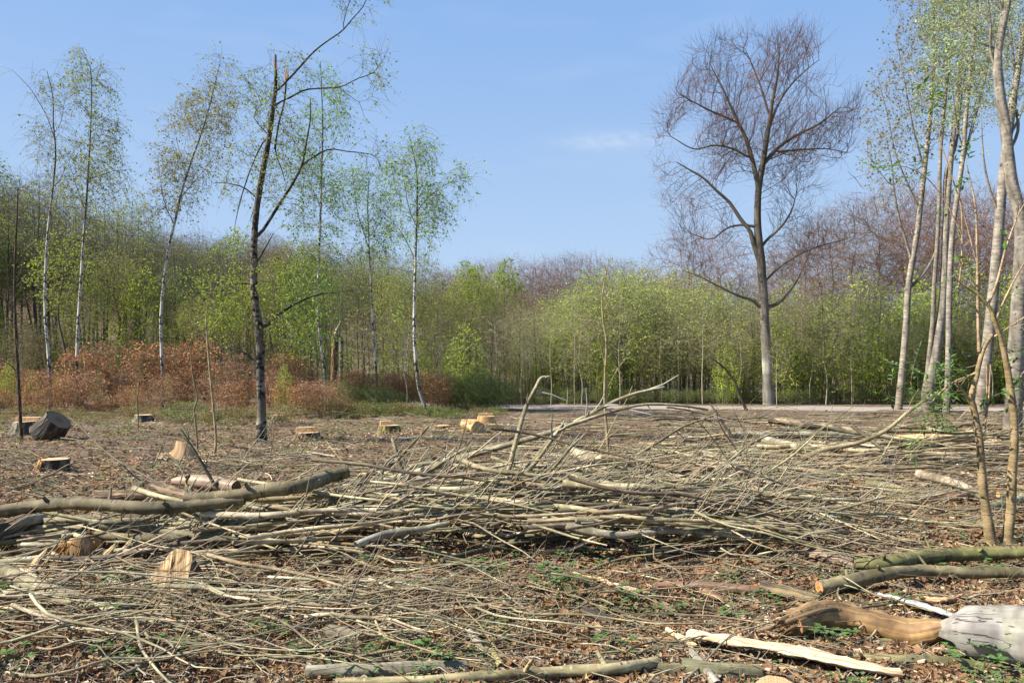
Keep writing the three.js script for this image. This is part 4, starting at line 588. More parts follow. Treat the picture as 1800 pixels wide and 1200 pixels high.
{ // the wedge-shaped front stump: one long slanting cut facing the camera
  const p = lp(297, 1038), g = group('stump', p, 'big wedge-shaped stump with a slanting orange sawn face at the front left', 'stump'), s = -p.z / F;
  const face = [[-46, 0, 26], [-30, 26, 10], [-8, 54, -4], [-2, 66, -10], [10, 70, -13], [26, 68, -13], [36, 62, -10], [38, 30, 8], [34, 2, 24], [10, -4, 32], [-20, -3, 32]].map(([x, y, z]) => new V3(x * s, y * s, z * s));
  const mb = new MB(), c = new V3(4 * s, 30 * s, 9 * s), rings = 4, n = face.length * 3, ring = new THREE.CatmullRomCurve3(face, true).getPoints(n);
  for (let k = 0; k <= rings; k++) for (let j = 0; j <= n; j++) { const q = c.clone().lerp(ring[j % n], k / rings); q.add(new V3(0, .5, .5).multiplyScalar(.012 * n2(q.x * 22, q.y * 3) + .008 * n2(q.x * 60, q.y * 6))); mb.vert(q.x, q.y, q.z, 0, .55, .83, q.x * 4 + q.y * .6, q.y * 2, mx3([1.25, 1.1, .85], [.85, .66, .46], sstep(-.2, .6, n2(q.x * 9, q.y * 4)))); }
  for (let k = 0; k < rings; k++) for (let j = 0; j < n; j++) { const a = k * (n + 1) + j; mb.i.push(a, a + n + 1, a + 1, a + 1, a + n + 1, a + n + 2); }
  const fg = mb.geo(); fg.computeVertexNormals(); part(fg, M.split, 'cut_face', g);
  const bk = new MB(), back = ring.map((q) => new V3(q.x * 1.12 + .01, -.08, Math.min(q.z, .02) - .12 - .1 * Math.max(0, q.y / (60 * s)))), mid = ring.map((q, j) => q.clone().lerp(back[j], .45).add(new V3(q.x > 0 ? .03 : -.02, .005, 0)));
  [ring.map((q) => q.clone().add(new V3(0, -.004, -.004))), mid, back].forEach((rr, k) => { for (let j = 0; j <= n; j++) { const q = rr[j % n]; bk.vert(q.x, q.y, q.z, 0, 0, 0, j / n * 3, k * .4, [.8, .62, .45]); } });
  for (let k = 0; k < 2; k++) for (let j = 0; j < n; j++) { const a = k * (n + 1) + j; bk.i.push(a, a + 1, a + n + 1, a + 1, a + n + 2, a + n + 1); }
  const bg = bk.geo(); bg.computeVertexNormals(); part(bg, M.rough, 'bark', g);
}
{ // shattered stump at left under the long logs
  const p = lp(138, 996), g = group('stump', p, 'shattered stump of yellow splinters under the long dark logs at the left', 'stump'), R = rng(91), s = -p.z / F;
  const core = new MB(); core.tube([new V3(0, -.1, 0), new V3(.01, .08, -.02), new V3(.02, .19, -.05), new V3(.02, .23, -.06)], [.21, .17, .14, .11], { sides: 14, jit: .25, js: 12, col: [.8, .6, .4], cap: true, vl: .3 }); part(core.geo(), M.split, 'torn_core', g);
  const fan = new MB(); for (let k = 0; k < 60; k++) { const a = R() * 3.4 - .15, u = R(), q = new V3(Math.cos(a) * .13, .22 - .02 * R(), Math.sin(a) * .1 - .02), e = new V3(Math.cos(a) * (.16 + .05 * u), .22 - (.08 + .13 * R()), Math.sin(a) * (.15 + .05 * u)); fan.twig([q, q.clone().lerp(e, .5), e], .013, .004, jitc([.85, .6, .24], R, .3)); } part(fan.geo(), M.split, 'hanging_fibres', g, 'stuff');
  for (const [dx, dz, l, w] of [[-.2, .1, .26, .05], [-.14, .16, .2, .03], [.14, .05, .3, .06], [.2, -.02, .34, .05], [.27, .06, .22, .025], [.1, .2, .18, .02]]) { const sl = new MB(); const b = new V3(dx * 1.5, -.02, dz * 1.5 + .05), e = b.clone().add(new V3(dx > 0 ? .1 : .07, l * .75, -l * .5)); sl.tube([b, b.clone().lerp(e, .5), e], [w, w * .8, .004], { sides: 5, jit: .3, js: 20, col: jitc([.95, .85, .7], R), vl: .3 }); part(sl.geo(), M.split, 'shard', g); }
}
{ // the upended dark butt log
  const b = lp(88, 771), s = -b.z / F, c = b.clone(); const ax = new V3(.62, .66, .12).normalize(); const a0 = c.clone().add(new V3(0, .22, 0)).addScaledVector(ax, -.22), a1 = c.clone().add(new V3(0, .22, 0)).addScaledVector(ax, .34);
  log({ seed: 5, name: 'log', pts: [a0, a0.clone().lerp(a1, .5), a1], rad: [.40, .34, .31], seg: 6, sides: 20, mat: M.rough, col: [.45, .42, .4], jit: .05, ur: 2, cutA: true, cutB: [.30, .29, .30], label: 'upended dark ridged butt log with grey cut facing right, left side of clearing' });
}
// short logs
log({ seed: 11, pts: [L(366, 733, .12), L(385, 732, .12), L(404, 730, .12)], rad: [.17, .175, .18], mat: M.beech, col: [1.3, 1.25, 1.2], cutB: [.5, .4, .33], cutA: [1, .9, .8], label: 'short pale grey log lying in front of the copper bushes, left of the broken birch' });
log({ seed: 12, pts: [L(306, 846, .08), L(355, 848, .1), L(415, 856, .1)], rad: [.06, .105, .085], mat: M.bare, col: [1.7, 1.75, 2.1], jit: .16, cutA: false, cutB: false, label: 'pinkish barkless log lying behind the long dark logs at the left' });
log({ seed: 13, pts: [L(168, 873, .09), L(210, 873, .09), L(262, 872, .09)], rad: [.08, .078, .07], mat: M.rough, col: [1.3, 1, .75], cutA: [1.25, 1.15, 1], cutB: true, label: 'reddish log with a bright pale cut at its left end, behind the long dark logs' });
log({ seed: 14, pts: [L(840, 752, .15), L(828, 748, .15), L(815, 748, .15)], rad: [.19, .19, .19], mat: M.split, col: [.9, .75, .5], cutB: [1.35, 1.25, 1.05], cutA: true, label: 'block of log showing a bright round orange-ringed face, right of the curved birch foot' });
log({ seed: 15, pts: [L(1005, 790, .25), L(1035, 806, .15), L(1092, 820, .12)], rad: [.06, .1, .15], mat: M.brush, col: [1.15, 1.1, 1], cutB: [.9, .75, .6], cutA: false, label: 'thick forked butt log, sawn end facing right, behind the big brush pile' });
log({ seed: 16, pts: [L(1354, 735, .3), L(1420, 745, .25), L(1500, 757, .15), L(1560, 768, .1)], rad: [.12, .115, .1, .09], mat: M.rough, col: [1, .9, .75], cutA: [1.35, 1.15, .8], cutB: false, label: 'brown log with bright cut left end, topping the right-hand brush pile' });
log({ seed: 17, pts: [L(1268, 764, .25), L(1340, 766, .22), L(1440, 764, .2), L(1560, 768, .18), L(1690, 778, .12)], rad: [.095, .09, .075, .06, .04], cutA: false, label: 'long pale pole lying along the front of the right-hand brush pile' });
log({ seed: 18, pts: [L(1345, 772, .2), L(1400, 784, .15), L(1480, 790, .12), L(1580, 796, .1)], rad: [.09, .085, .07, .05], cutA: false, label: 'pole running below the long pale pole in the right-hand brush pile' });
log({ seed: 19, pts: [L(1570, 772, .2), L(1640, 772, .22), L(1710, 768, .25)], rad: [.1, .13, .14], mat: M.split, col: [1, .88, .7], splB: .2, cutB: false, cutA: false, jit: .25, label: 'cream split log with ragged end behind the forked shrub at the right' });
log({ seed: 20, pts: [L(1523, 848, .09), L(1560, 858, .08), L(1620, 870, .08), L(1700, 866, .08)], rad: [.085, .085, .08, .06], mat: M.brush, col: [.85, .85, .6], cutA: false, splA: .25, splCol: [.75, .5, .25], label: 'mossy bent log with a torn left end, left of the forked shrub' });
log({ seed: 21, pts: [L(1600, 880, .06), L(1660, 874, .06), L(1715, 868, .06)], rad: [.05, .055, .05], mat: M.bare, col: [1.25, .8, .6], cutA: false, label: 'orange-stained stick under the mossy bent log' });
log({ seed: 22, pts: [L(1615, 833, .1), L(1670, 846, .12), L(1730, 868, .1)], rad: [.07, .06, .05], col: [1.1, 1, .95], cutA: false, label: 'grey fallen limb sloping down to the forked shrub from the left' });
log({ seed: 23, pts: [L(1755, 870, .06), L(1790, 872, .06), L(1850, 872, .06)], rad: [.05, .055, .05], col: [1, .95, .7], cutA: [1.2, 1.1, .9], label: 'log with a pale cut end just right of the forked shrub, lower one of two' });
log({ seed: 24, pts: [L(1782, 858, .1), L(1815, 858, .1), L(1870, 857, .1)], rad: [.06, .06, .05], col: [.9, .8, .6], cutA: [1.3, 1.05, .6], label: 'log with a yellow cut end at the right edge, upper one of two' });
log({ seed: 25, pts: [L(1738, 894, .08), L(1775, 882, .08), L(1850, 862, .08)], rad: [.055, .055, .05], col: [.95, .95, .75], cutA: false, label: 'grey-green log sloping up to the right behind the forked shrub stems' });
log({ seed: 26, pts: [L(1503, 992, .1), L(1560, 985, .14), L(1640, 977, .16), L(1720, 973, .16), L(1860, 969, .15)], rad: [.05, .06, .06, .055, .05], mat: M.brush, col: [.5, .53, .26], cutA: false, cutB: 'none', jit: .2, stubs: [[.22, .05, .018, 2, .8], [.5, .09, .012, 4.5, 1], [.72, .04, .02, 1, .6]], label: 'long mossy green pole in front of the forked shrub at the right' });
log({ seed: 27, pts: [L(1440, 1032, .08), L(1490, 1022, .1), L(1550, 1010, .13), L(1620, 1003, .13), L(1700, 1006, .12), L(1860, 1006, .11)], rad: [.05, .055, .05, .045, .045, .04], mat: M.brush, col: [.62, .58, .42], cutA: [1.1, .8, .5], cutB: 'none', jit: .2, stubs: [[.2, .06, .014, 5, .7], [.38, .05, .018, 2.4, .9], [.62, .1, .01, 4, .9]], label: 'long grey-brown pole in front of the mossy green pole, reaching the right edge' });
log({ seed: 28, pts: [L(1425, 972, .08), L(1470, 983, .08), L(1540, 1005, .05)], rad: [.07, .065, .03], mat: M.rough, col: [1.3, 1.1, 1], cutA: false, label: 'short dark peeling limb above the left end of the mossy green pole' });
log({ seed: 29, pts: [L(1478, 985, .07), L(1500, 992, .06), L(1522, 1000, .05)], rad: [.055, .05, .05], mat: M.split, cutA: [1.2, 1.1, .9], label: 'pale half-round billet lying against the dark peeling limb' });
log({ seed: 30, pts: [L(1342, 1034, .09), L(1385, 1043, .09), L(1442, 1058, .06)], rad: [.06, .055, .05], mat: M.rough, col: [.75, .66, .45], cutA: [.8, .5, .25], splA: .06, label: 'short dark mossy log with a torn orange left end, above the curved brown log' });
log({ seed: 31, pts: [L(1155, 1030, .04), L(1230, 1030, .05), L(1340, 1041, .05)], rad: [.03, .04, .045], mat: M.bare, col: [1.1, .9, .95], cutA: false, label: 'reddish barkless pole lying left of the short dark mossy log' });
log({ seed: 32, pts: [L(1235, 1037, .06), L(1262, 1050, .05), L(1292, 1062, .03)], rad: [.035, .03, .012], mat: M.bare, col: [1, .75, .7], cutA: false, label: 'red-brown spur of bark forking down from the reddish pole' });
// curved brown log, torn at the left, pointed at the right
log({ seed: 33, pts: [L(1392, 1100, .12), L(1430, 1082, .14), L(1480, 1084, .12), L(1540, 1098, .10), L(1600, 1112, .09), L(1640, 1108, .12), L(1680, 1094, .17)], rad: [.075, .092, .094, .088, .09, .075, .008], mat: M.bare, col: [1.25, 1.08, .78], mott: .42, mf: 7, jit: .2, js: 7, sides: 28, seg: 60, vl: 2.2, ur: 2, cutA: [.7, .5, .35], splA: .2, splCol: [.6, .42, .22], cutB: 'none', label: 'curved brown barkless log with torn left end and pointed tip, in the right foreground', body: 'log_body' });
log({ seed: 34, pts: [L(1325, 1112, .06), L(1380, 1094, .15), L(1450, 1072, .19), L(1490, 1072, .16)], rad: [.012, .02, .022, .01], mat: M.bare, col: [.8, .72, .6], cutA: false, label: 'strip of curled bark lifting off the back of the curved brown log' });
// the silver trunk running out at the right
log({ seed: 35, pts: [L(1672, 1112, .13), L(1712, 1113, .16), L(1775, 1118, .18), L(1870, 1130, .19), L(2000, 1156, .2)], rad: [.12, .16, .174, .184, .19], seg: 50, mat: M.silver, col: [.88, .84, .78], mott: .3, mf: 8, jit: .045, js: 5, sides: 30, ur: 2, vl: .9, shape: (t, a) => t < .2 ? 1 - (1 - t / .2) * (.32 + .3 * Math.sin(a * 3 + 1) + .22 * Math.sin(a * 7)) : 1, cutA: 'none', cutB: 'none', label: 'thick silver-white fallen trunk with cracked bark at the lower right edge', body: 'bark' });
// pale shards
function shard(o) { const R = rng(o.seed), P = spline(o.pts, 18), mid = P[9], g = new MB(); const N = P.length - 1;
  const w = lerpR(o.w, N), up = new V3(0, 1, 0), first = g.k; for (let i = 0; i <= N; i++) { const t = P[Math.min(N, i + 1)].clone().sub(P[Math.max(0, i - 1)]).normalize(), sd = new V3().crossVectors(t, up).normalize(), ww = w[i] * (1 + .35 * n2(i * .7, o.seed)), th = o.th || .022; [[-1, 0], [-.5, .8], [.1, 1], [.7, .7], [1, 0], [0, -.6]].forEach(([u, v], k) => { const q = P[i].clone().addScaledVector(sd, u * ww).addScaledVector(up, v * th * (1 + .6 * n2(i * .9 + k * 3, o.seed))); g.vert(q.x, q.y, q.z, 0, 1, 0, u * ww * 6, i / N * 2.2, o.col || [1.12, 1.08, 1]); }); }
  for (let i = 0; i < N; i++) for (let k = 0; k < 6; k++) { const a = first + i * 6 + k, b = first + i * 6 + (k + 1) % 6; g.i.push(a, a + 6, b, b, a + 6, b + 6); }
  const base = new V3(mid.x, gh(mid.x, mid.z), mid.z); let geo = g.shift(base).geo(); geo.computeVertexNormals(); const m = new THREE.Mesh(geo, o.mat || M.split); m.position.copy(base); m.castShadow = m.receiveShadow = true; top(m, 'wood_shard'); tag(m, o.label, 'wood shard'); return m; }
shard({ seed: 1, pts: [L(1212, 1116, .09), L(1300, 1130, .1), L(1400, 1146, .1), L(1500, 1168, .09), L(1582, 1186, .06)], w: [.06, .085, .09, .08, .04], th: .03, col: [1.5, 1.45, 1.38], label: 'long cream splinter plank lying across the right foreground' });
shard({ seed: 2, pts: [L(1545, 1046, .07), L(1600, 1058, .09), L(1650, 1074, .1), L(1700, 1092, .12)], w: [.02, .045, .05, .04], mat: M.silver, col: [1.7, 1.7, 1.7], label: 'white strip of torn trunk running to the tip of the silver trunk' });
shard({ seed: 3, pts: [L(1170, 1106, .06), L(1195, 1120, .06), L(1225, 1140, .05)], w: [.006, .03, .025], label: 'pointed cream shard standing at the left end of the long splinter plank' });
shard({ seed: 4, pts: [L(1080, 1028, .03), L(1112, 1038, .03), L(1142, 1046, .02)], w: [.02, .03, .02], label: 'short cream chip left of the reddish barkless pole' });
shard({ seed: 5, pts: [L(20, 985, .04), L(45, 1005, .05), L(70, 1022, .02)], w: [.05, .06, .02], label: 'broad white shard beside the birch pole at the far left edge' });
shard({ seed: 6, pts: [L(90, 975, .06), L(110, 985, .05), L(135, 1002, .02)], w: [.02, .05, .04], label: 'pale plate of torn wood in front of the shattered stump' });
shard({ seed: 7, pts: [L(200, 905, .2), L(222, 897, .23), L(250, 890, .27)], w: [.008, .02, .012], label: 'white sliver of split wood leaning on the long dark logs at the left' });
shard({ seed: 8, pts: [L(1008, 1008, .03), L(1050, 1018, .04), L(1080, 1030, .03)], w: [.02, .025, .02], col: [1, .85, .65], label: 'peeled orange-cream stick at the lower edge of the big brush pile' });
shard({ seed: 9, pts: [L(1640, 1140, .04), L(1680, 1146, .06), L(1740, 1160, .05)], w: [.02, .05, .03], th: .015, mat: M.rough, col: [1.6, 1.35, 1.1], label: 'brown bark slab lying along the near side of the silver trunk' });
shard({ seed: 10, pts: [L(1700, 1098, .2), L(1740, 1080, .28), L(1800, 1078, .3)], w: [.01, .03, .02], th: .012, mat: M.rough, col: [1.3, 1.25, .8], label: 'greenish bark strip lying on top of the silver trunk' });
shard({ seed: 11, pts: [L(1360, 1118, .04), L(1400, 1112, .06), L(1450, 1112, .05)], w: [.02, .045, .02], th: .014, mat: M.bare, col: [1.6, 1.35, 1], label: 'ragged wood slab under the torn end of the curved brown log' });
shard({ seed: 12, pts: [L(1395, 1060, .05), L(1440, 1068, .05), L(1480, 1066, .04)], w: [.012, .03, .015], th: .014, mat: M.bare, col: [1.2, 1, .8], label: 'small brown slab behind the curved brown log' });
shard({ seed: 13, pts: [L(1610, 1052, .04), L(1650, 1056, .06), L(1690, 1050, .04)], w: [.015, .03, .015], col: [.9, .75, .6], label: 'pale chunk of wood right of the white torn strip' });
shard({ seed: 14, pts: [L(480, 800, .05), L(530, 795, .06), L(590, 803, .04)], w: [.03, .05, .02], mat: M.beech, col: [1.9, 1.8, 1.6], label: 'pale weathered slab right of the broken birch foot' });
shard({ seed: 15, pts: [L(700, 772, .04), L(760, 768, .05), L(830, 776, .04)], w: [.02, .04, .02], mat: M.beech, col: [2.2, 2.1, 1.9], label: 'long whitish stick lying on the litter right of the mossy stump' });
// foreground pieces
log({ seed: 41, pts: [L(538, 1182, .04), L(620, 1180, .05), L(720, 1176, .05), L(822, 1172, .05)], rad: [.04, .042, .042, .038], mat: M.beech, col: [1.15, 1.1, .95], cutA: [.7, .6, .5], cutB: [.9, .75, .6], label: 'smooth grey log lying along the bottom edge, left of the middle' });
log({ seed: 42, pts: [L(590, 1198, .06), L(720, 1196, .07), L(860, 1188, .07), L(980, 1180, .08), L(1080, 1175, .08), L(1155, 1164, .07)], rad: [.018, .022, .026, .028, .032, .03], mat: M.brush, col: [1.05, 1, .75], cutA: 'none', cutB: false, label: 'long knotty pole crossing the bottom of the picture in the middle', stubs: [[.5, .1, .012, 1, .9], [.75, .08, .014, 4, .8]] });
log({ seed: 43, pts: [L(575, 1108, .05), L(605, 1114, .05), L(636, 1123, .05)], rad: [.04, .042, .04], mat: M.beech, col: [1.1, 1, .8], cutB: [1, .75, .5], cutA: false, label: 'short round billet with a brown cut end facing right, in the left foreground' });
log({ seed: 44, pts: [L(826, 1110, .05), L(838, 1128, .05), L(858, 1142, .04)], rad: [.02, .024, .02], mat: M.silver, col: [1, .9, .78], cutA: false, label: 'bent cream stick with peeled bark, low in the middle' });
log({ seed: 45, pts: [L(862, 1142, .05), L(872, 1156, .05), L(882, 1172, .04)], rad: [.022, .024, .022], mat: M.brush, col: [.9, .9, .5], cutA: false, label: 'green-barked stick touching the end of the bent cream stick' });
log({ seed: 46, pts: [L(1020, 1074, .06), L(1045, 1082, .06), L(1078, 1094, .04)], rad: [.04, .042, .035], mat: M.rough, col: [.5, .45, .4], cutA: [.8, .55, .3], splA: .05, label: 'short charred-looking stub with a torn brown end, below the big brush pile' });
log({ seed: 47, pts: [L(1205, 1172, .05), L(1260, 1182, .05), L(1335, 1184, .05)], rad: [.05, .052, .05], mat: M.beech, col: [.75, .78, .5], cutB: [1.3, 1.25, 1.15], cutA: false, label: 'green-grey log with a cream cut, below the long splinter plank' });
log({ seed: 48, pts: [L(1215, 1144, .08), L(1235, 1168, .07), L(1262, 1205, .05)], rad: [.016, .024, .026], mat: M.beech, col: [1.5, 1.45, 1.3], cutA: 'none', label: 'pale smooth branch running from the pointed cream shard to the bottom edge', stubs: [[.45, .04, .02, 2, .3]] });
log({ seed: 49, pts: [L(1050, 1172, .03), L(1130, 1178, .035), L(1220, 1182, .03)], rad: [.045, .045, .04], mat: M.beech, col: [.55, .55, .32], cutA: false, label: 'half-buried mossy log under the knotty pole at the bottom' });
{ // sawn round at the bottom edge
  const b = L(1366, 1264, .0), a = new V3(-.15, .75, .62).normalize(), c = b.clone().add(new V3(0, .05, 0));
  log({ seed: 50, pts: [c.clone().addScaledVector(a, -.1), c, c.clone().addScaledVector(a, .05)], rad: [.15, .15, .148], seg: 4, sides: 24, mat: M.rough, cutB: [.95, .85, .75], label: 'sawn round with pale rings tilted towards the camera at the bottom edge' }); }
log({ seed: 51, pts: [L(1490, 1152, .03), L(1560, 1158, .04), L(1660, 1162, .04), L(1760, 1178, .03), L(1840, 1190, .03)], rad: [.02, .026, .03, .03, .026], mat: M.brush, col: [.8, .8, .55], cutA: false, cutB: 'none', label: 'grey-green pole in front of the silver trunk, running to the lower right corner' });
log({ seed: 52, pts: [L(1480, 1135, .03), L(1530, 1128, .035), L(1570, 1128, .03)], rad: [.022, .024, .022], mat: M.brush, col: [.7, .72, .42], cutB: false, label: 'short green stick lying under the curved brown log' });
// the long logs at the left of the pile
log({ seed: 61, pts: [L(-40, 905, .4), L(60, 890, .42), L(150, 888, .44), L(250, 893, .46), L(340, 889, .48), L(430, 880, .5)], rad: [.06, .06, .058, .056, .054, .045], mat: M.brush, col: [.42, .38, .27], cutB: 'none', cutA: 'none', jit: .2, stubs: [[.25, .06, .02, 1.8, .8], [.48, .12, .014, 4.4, .9], [.7, .05, .022, 2, .6]], label: 'long dark log stretching in from the left edge across the top of the brush pile' });
log({ seed: 62, pts: [L(270, 855, .5), L(305, 866, .5), L(350, 878, .5)], rad: [.06, .06, .05], mat: M.rough, col: [.8, .66, .5], cutA: [.7, .5, .35], label: 'dark broken limb leaning on the long logs at the left, its end pointing up-left' });
log({ seed: 63, pts: [L(325, 876, .52), L(400, 872, .54), L(470, 866, .56), L(530, 854, .6), L(575, 838, .66), L(612, 826, .72)], rad: [.05, .056, .062, .066, .066, .062], mat: M.brush, col: [.6, .54, .4], cutB: [.35, .33, .32], cutA: 'none', vl: .8, jit: .19, stubs: [[.3, .07, .02, 2, .9], [.6, .05, .022, 4.6, .7]], label: 'arching thick log whose sawn end rises to the right above the brush pile' });
log({ seed: 64, pts: [L(-60, 955, .15), L(0, 935, .18), L(40, 920, .2), L(70, 914, .18)], rad: [.1, .1, .095, .085], mat: M.rough, col: [1.2, 1.1, .85], cutA: 'none', cutB: [1, .6, .3], label: 'thick grey log at the far left edge ending under the long dark log' });
log({ seed: 65, pts: [L(50, 925, .08), L(120, 915, .12), L(200, 912, .16), L(300, 905, .2)], rad: [.045, .05, .05, .045], mat: M.brush, col: [.42, .38, .27], cutA: 'none', cutB: 'none', stubs: [[.3, .02, .03, 1.6, .1]], label: 'dark log just below the long dark log at the left' });
log({ seed: 66, pts: [L(32, 972, .03), L(90, 948, .08), L(135, 930, .14), L(185, 920, .2), L(270, 915, .24)], rad: [.03, .036, .04, .04, .034], mat: M.brush, col: [.7, .62, .5], cutA: [1, .65, .35], splA: .12, splCol: [.6, .4, .2], label: 'pole with a torn orange foot rising to the right at the left edge' });
log({ seed: 67, pts: [L(168, 945, .16), L(230, 946, .18), L(300, 946, .18), L(380, 948, .16)], rad: [.04, .04, .038, .035], mat: M.brush, col: [.55, .52, .38], cutA: [1.1, .7, .35], splA: .1, cutB: 'none', label: 'pole with a splintered left end over the dark hollow beside the shattered stump' });
log({ seed: 68, pts: [L(175, 928, .22), L(240, 930, .24), L(310, 938, .22), L(420, 950, .18)], rad: [.035, .036, .034, .03], mat: M.brush, col: [.5, .48, .36], cutA: [1.1, .75, .4], cutB: 'none', label: 'dark pole with a cut left end, second below the long dark log' });
log({ seed: 69, pts: [L(-40, 985, .1), L(20, 1010, .09), L(60, 1030, .08), L(110, 1045, .07), L(170, 1062, .06)], rad: [.06, .06, .056, .052, .048], mat: M.brush, col: [.85, .8, .66], jit: .08, cutA: 'none', cutB: 'none', label: 'banded birch pole sloping down from the left edge in the foreground' });
log({ seed: 70, pts: [L(-20, 1045, .06), L(60, 1048, .06), L(150, 1062, .06), L(240, 1085, .05), L(320, 1105, .04), L(395, 1128, .03)], rad: [.03, .032, .032, .03, .025, .02], mat: M.brush, col: [1.1, 1.05, .9], cutA: 'none', label: 'long pale pole sloping down to the right in the left foreground' });
log({ seed: 71, pts: [L(155, 1005, .05), L(195, 1020, .05), L(235, 1038, .04), L(255, 1046, .03)], rad: [.018, .02, .019, .015], mat: M.brush, cutA: false, label: 'grey pole sloping down to the foot of the wedge-shaped stump' });
log({ seed: 72, pts: [L(-20, 1080, .04), L(40, 1076, .04), L(85, 1074, .03)], rad: [.025, .026, .022], mat: M.brush, col: [.6, .65, .35], label: 'mossy stick at the left edge in the foreground' });
log({ seed: 73, pts: [L(52, 1098, .03), L(120, 1088, .04), L(185, 1092, .03)], rad: [.012, .014, .012], mat: M.brush, col: [1, 1.02, .6], label: 'yellow-green thin stick lying in the left foreground' });
log({ seed: 74, pts: [L(185, 1200, .03), L(240, 1175, .05), L(285, 1145, .05), L(330, 1125, .03)], rad: [.014, .016, .014, .01], mat: M.brush, col: [.7, .62, .5], label: 'bent dark branch at the bottom edge in the left foreground', stubs: [[.45, .1, .008, 5, .9]] });
log({ seed: 75, pts: [L(640, 868, .32), L(720, 868, .34), L(800, 858, .36), L(880, 838, .36)], rad: [.03, .042, .044, .04], mat: M.brush, cutA: 'none', cutB: [.4, .35, .3], label: 'thick pale pole along the back of the brush pile, left of the crossing sticks' });
log({ seed: 76, pts: [L(720, 905, .36), L(800, 906, .38), L(880, 900, .38), L(960, 890, .36)], rad: [.03, .034, .032, .026], mat: M.brush, cutA: 'none', cutB: 'none', label: 'thick pale pole low on the crest of the brush pile in the middle' });
log({ seed: 77, pts: [L(925, 905, .3), L(1000, 925, .3), L(1080, 940, .28), L(1200, 938, .24), L(1320, 945, .2)], rad: [.045, .04, .034, .028, .022], mat: M.brush, cutA: 'none', label: 'thick tapering pole running right from the crest of the brush pile' });
log({ seed: 78, pts: [L(625, 955, .3), L(680, 938, .34), L(740, 930, .36), L(790, 918, .4)], rad: [.03, .034, .03, .015], mat: M.brush, cutA: 'none', splB: .08, label: 'bowed pale pole with a broken right tip in the middle of the brush pile' });

// ------------------------------------------------------------------ the brush: a height map lets branches lie on one another
const hm = { x0: -17, z0: -33, c: .07, w: 520, h: 430, a: null };
hm.a = new Float32Array(hm.w * hm.h); for (let j = 0; j < hm.h; j++) for (let i = 0; i < hm.w; i++) hm.a[j * hm.w + i] = gh(hm.x0 + i * hm.c, hm.z0 + j * hm.c);
const hIdx = (x, z) => { const i = Math.round((x - hm.x0) / hm.c), j = Math.round((z - hm.z0) / hm.c); return i < 0 || j < 0 || i >= hm.w || j >= hm.h ? -1 : j * hm.w + i; };
const hGet = (x, z) => { const k = hIdx(x, z); return k < 0 ? gh(x, z) : hm.a[k]; };
const cap_ = (x, z) => { // how high the pile may stand there
  const d = -z, px = CX + x / d * F; return gh(x, z) + .1 + 0.36 * sstep(6.2, 7.8, d) * sstep(13.5, 10.5, d) * sstep(330, 700, px) * sstep(1620, 1300, px) + .3 * sstep(13, 17, d) * sstep(30, 22, d) * sstep(1180, 1350, px); };
function layBranch(R, x, z, yaw, len, r, curve = 1, lean = 0) {
  const n = Math.max(6, Math.min(14, Math.round(len / .32))), ca = Math.cos(yaw), sa = Math.sin(yaw), b1 = (R() - .5) * .26 * curve, b2 = (R() - .5) * .1 * curve, P = [], S = [];
  for (let i = 0; i <= n; i++) { const t = i / n - .5, u = t * len, v = len * (b1 * (t * t * 4 - .4) + b2 * Math.sin(t * 9 + x)) + (R() - .5) * .03; P.push(new V3(x + ca * u - sa * v, 0, z + sa * u + ca * v)); S.push(Math.min(hGet(P[i].x, P[i].z), cap_(P[i].x, P[i].z))); }
  let mt = 0, ms = 0, stt = 0, sts = 0; for (let i = 0; i <= n; i++) { const t = i / n - .5; ms += S[i]; stt += t * t; sts += t * S[i]; } ms /= n + 1; const slope = sts / stt * .8;
  const dif = S.map((s, i) => s - (ms + slope * (i / n - .5))).sort((a, b) => a - b), off = dif[Math.floor(dif.length * .62)];
  const arch = (R() - .25) * .15 * len * curve;
  for (let i = 0; i <= n; i++) { const t = i / n - .5; const line = ms + off + slope * t + arch * (.25 - t * t) * .6 + .012 * Math.sin(i * 1.9 + x * 7); P[i].y = Math.max(gh(P[i].x, P[i].z) - .01, mix(line, Math.max(line, S[i]), .5)) + r * .8 + len * Math.max(0, lean > 0 ? i / n - .15 : (1 - i / n) - .15) * Math.abs(lean); }
  for (let i = 0; i < n; i++) for (let k = 0; k < 5; k++) { const q = _a.lerpVectors(P[i], P[i + 1], k / 5); for (const o of [-1, 0, 1]) { const id = hIdx(q.x - sa * o * .04, q.z + ca * o * .04); if (id >= 0) hm.a[id] = Math.max(hm.a[id], q.y + r * .6); } }
  return P;
}
const brushTone = (R) => { const k = R(); return k < .5 ? jitc([1.3, 1.24, 1.08], R, .2) : k < .78 ? jitc([.72, .66, .5], R, .25) : k < .93 ? jitc([.85, .72, .6], R, .15) : jitc([.42, .36, .3], R, .15); };
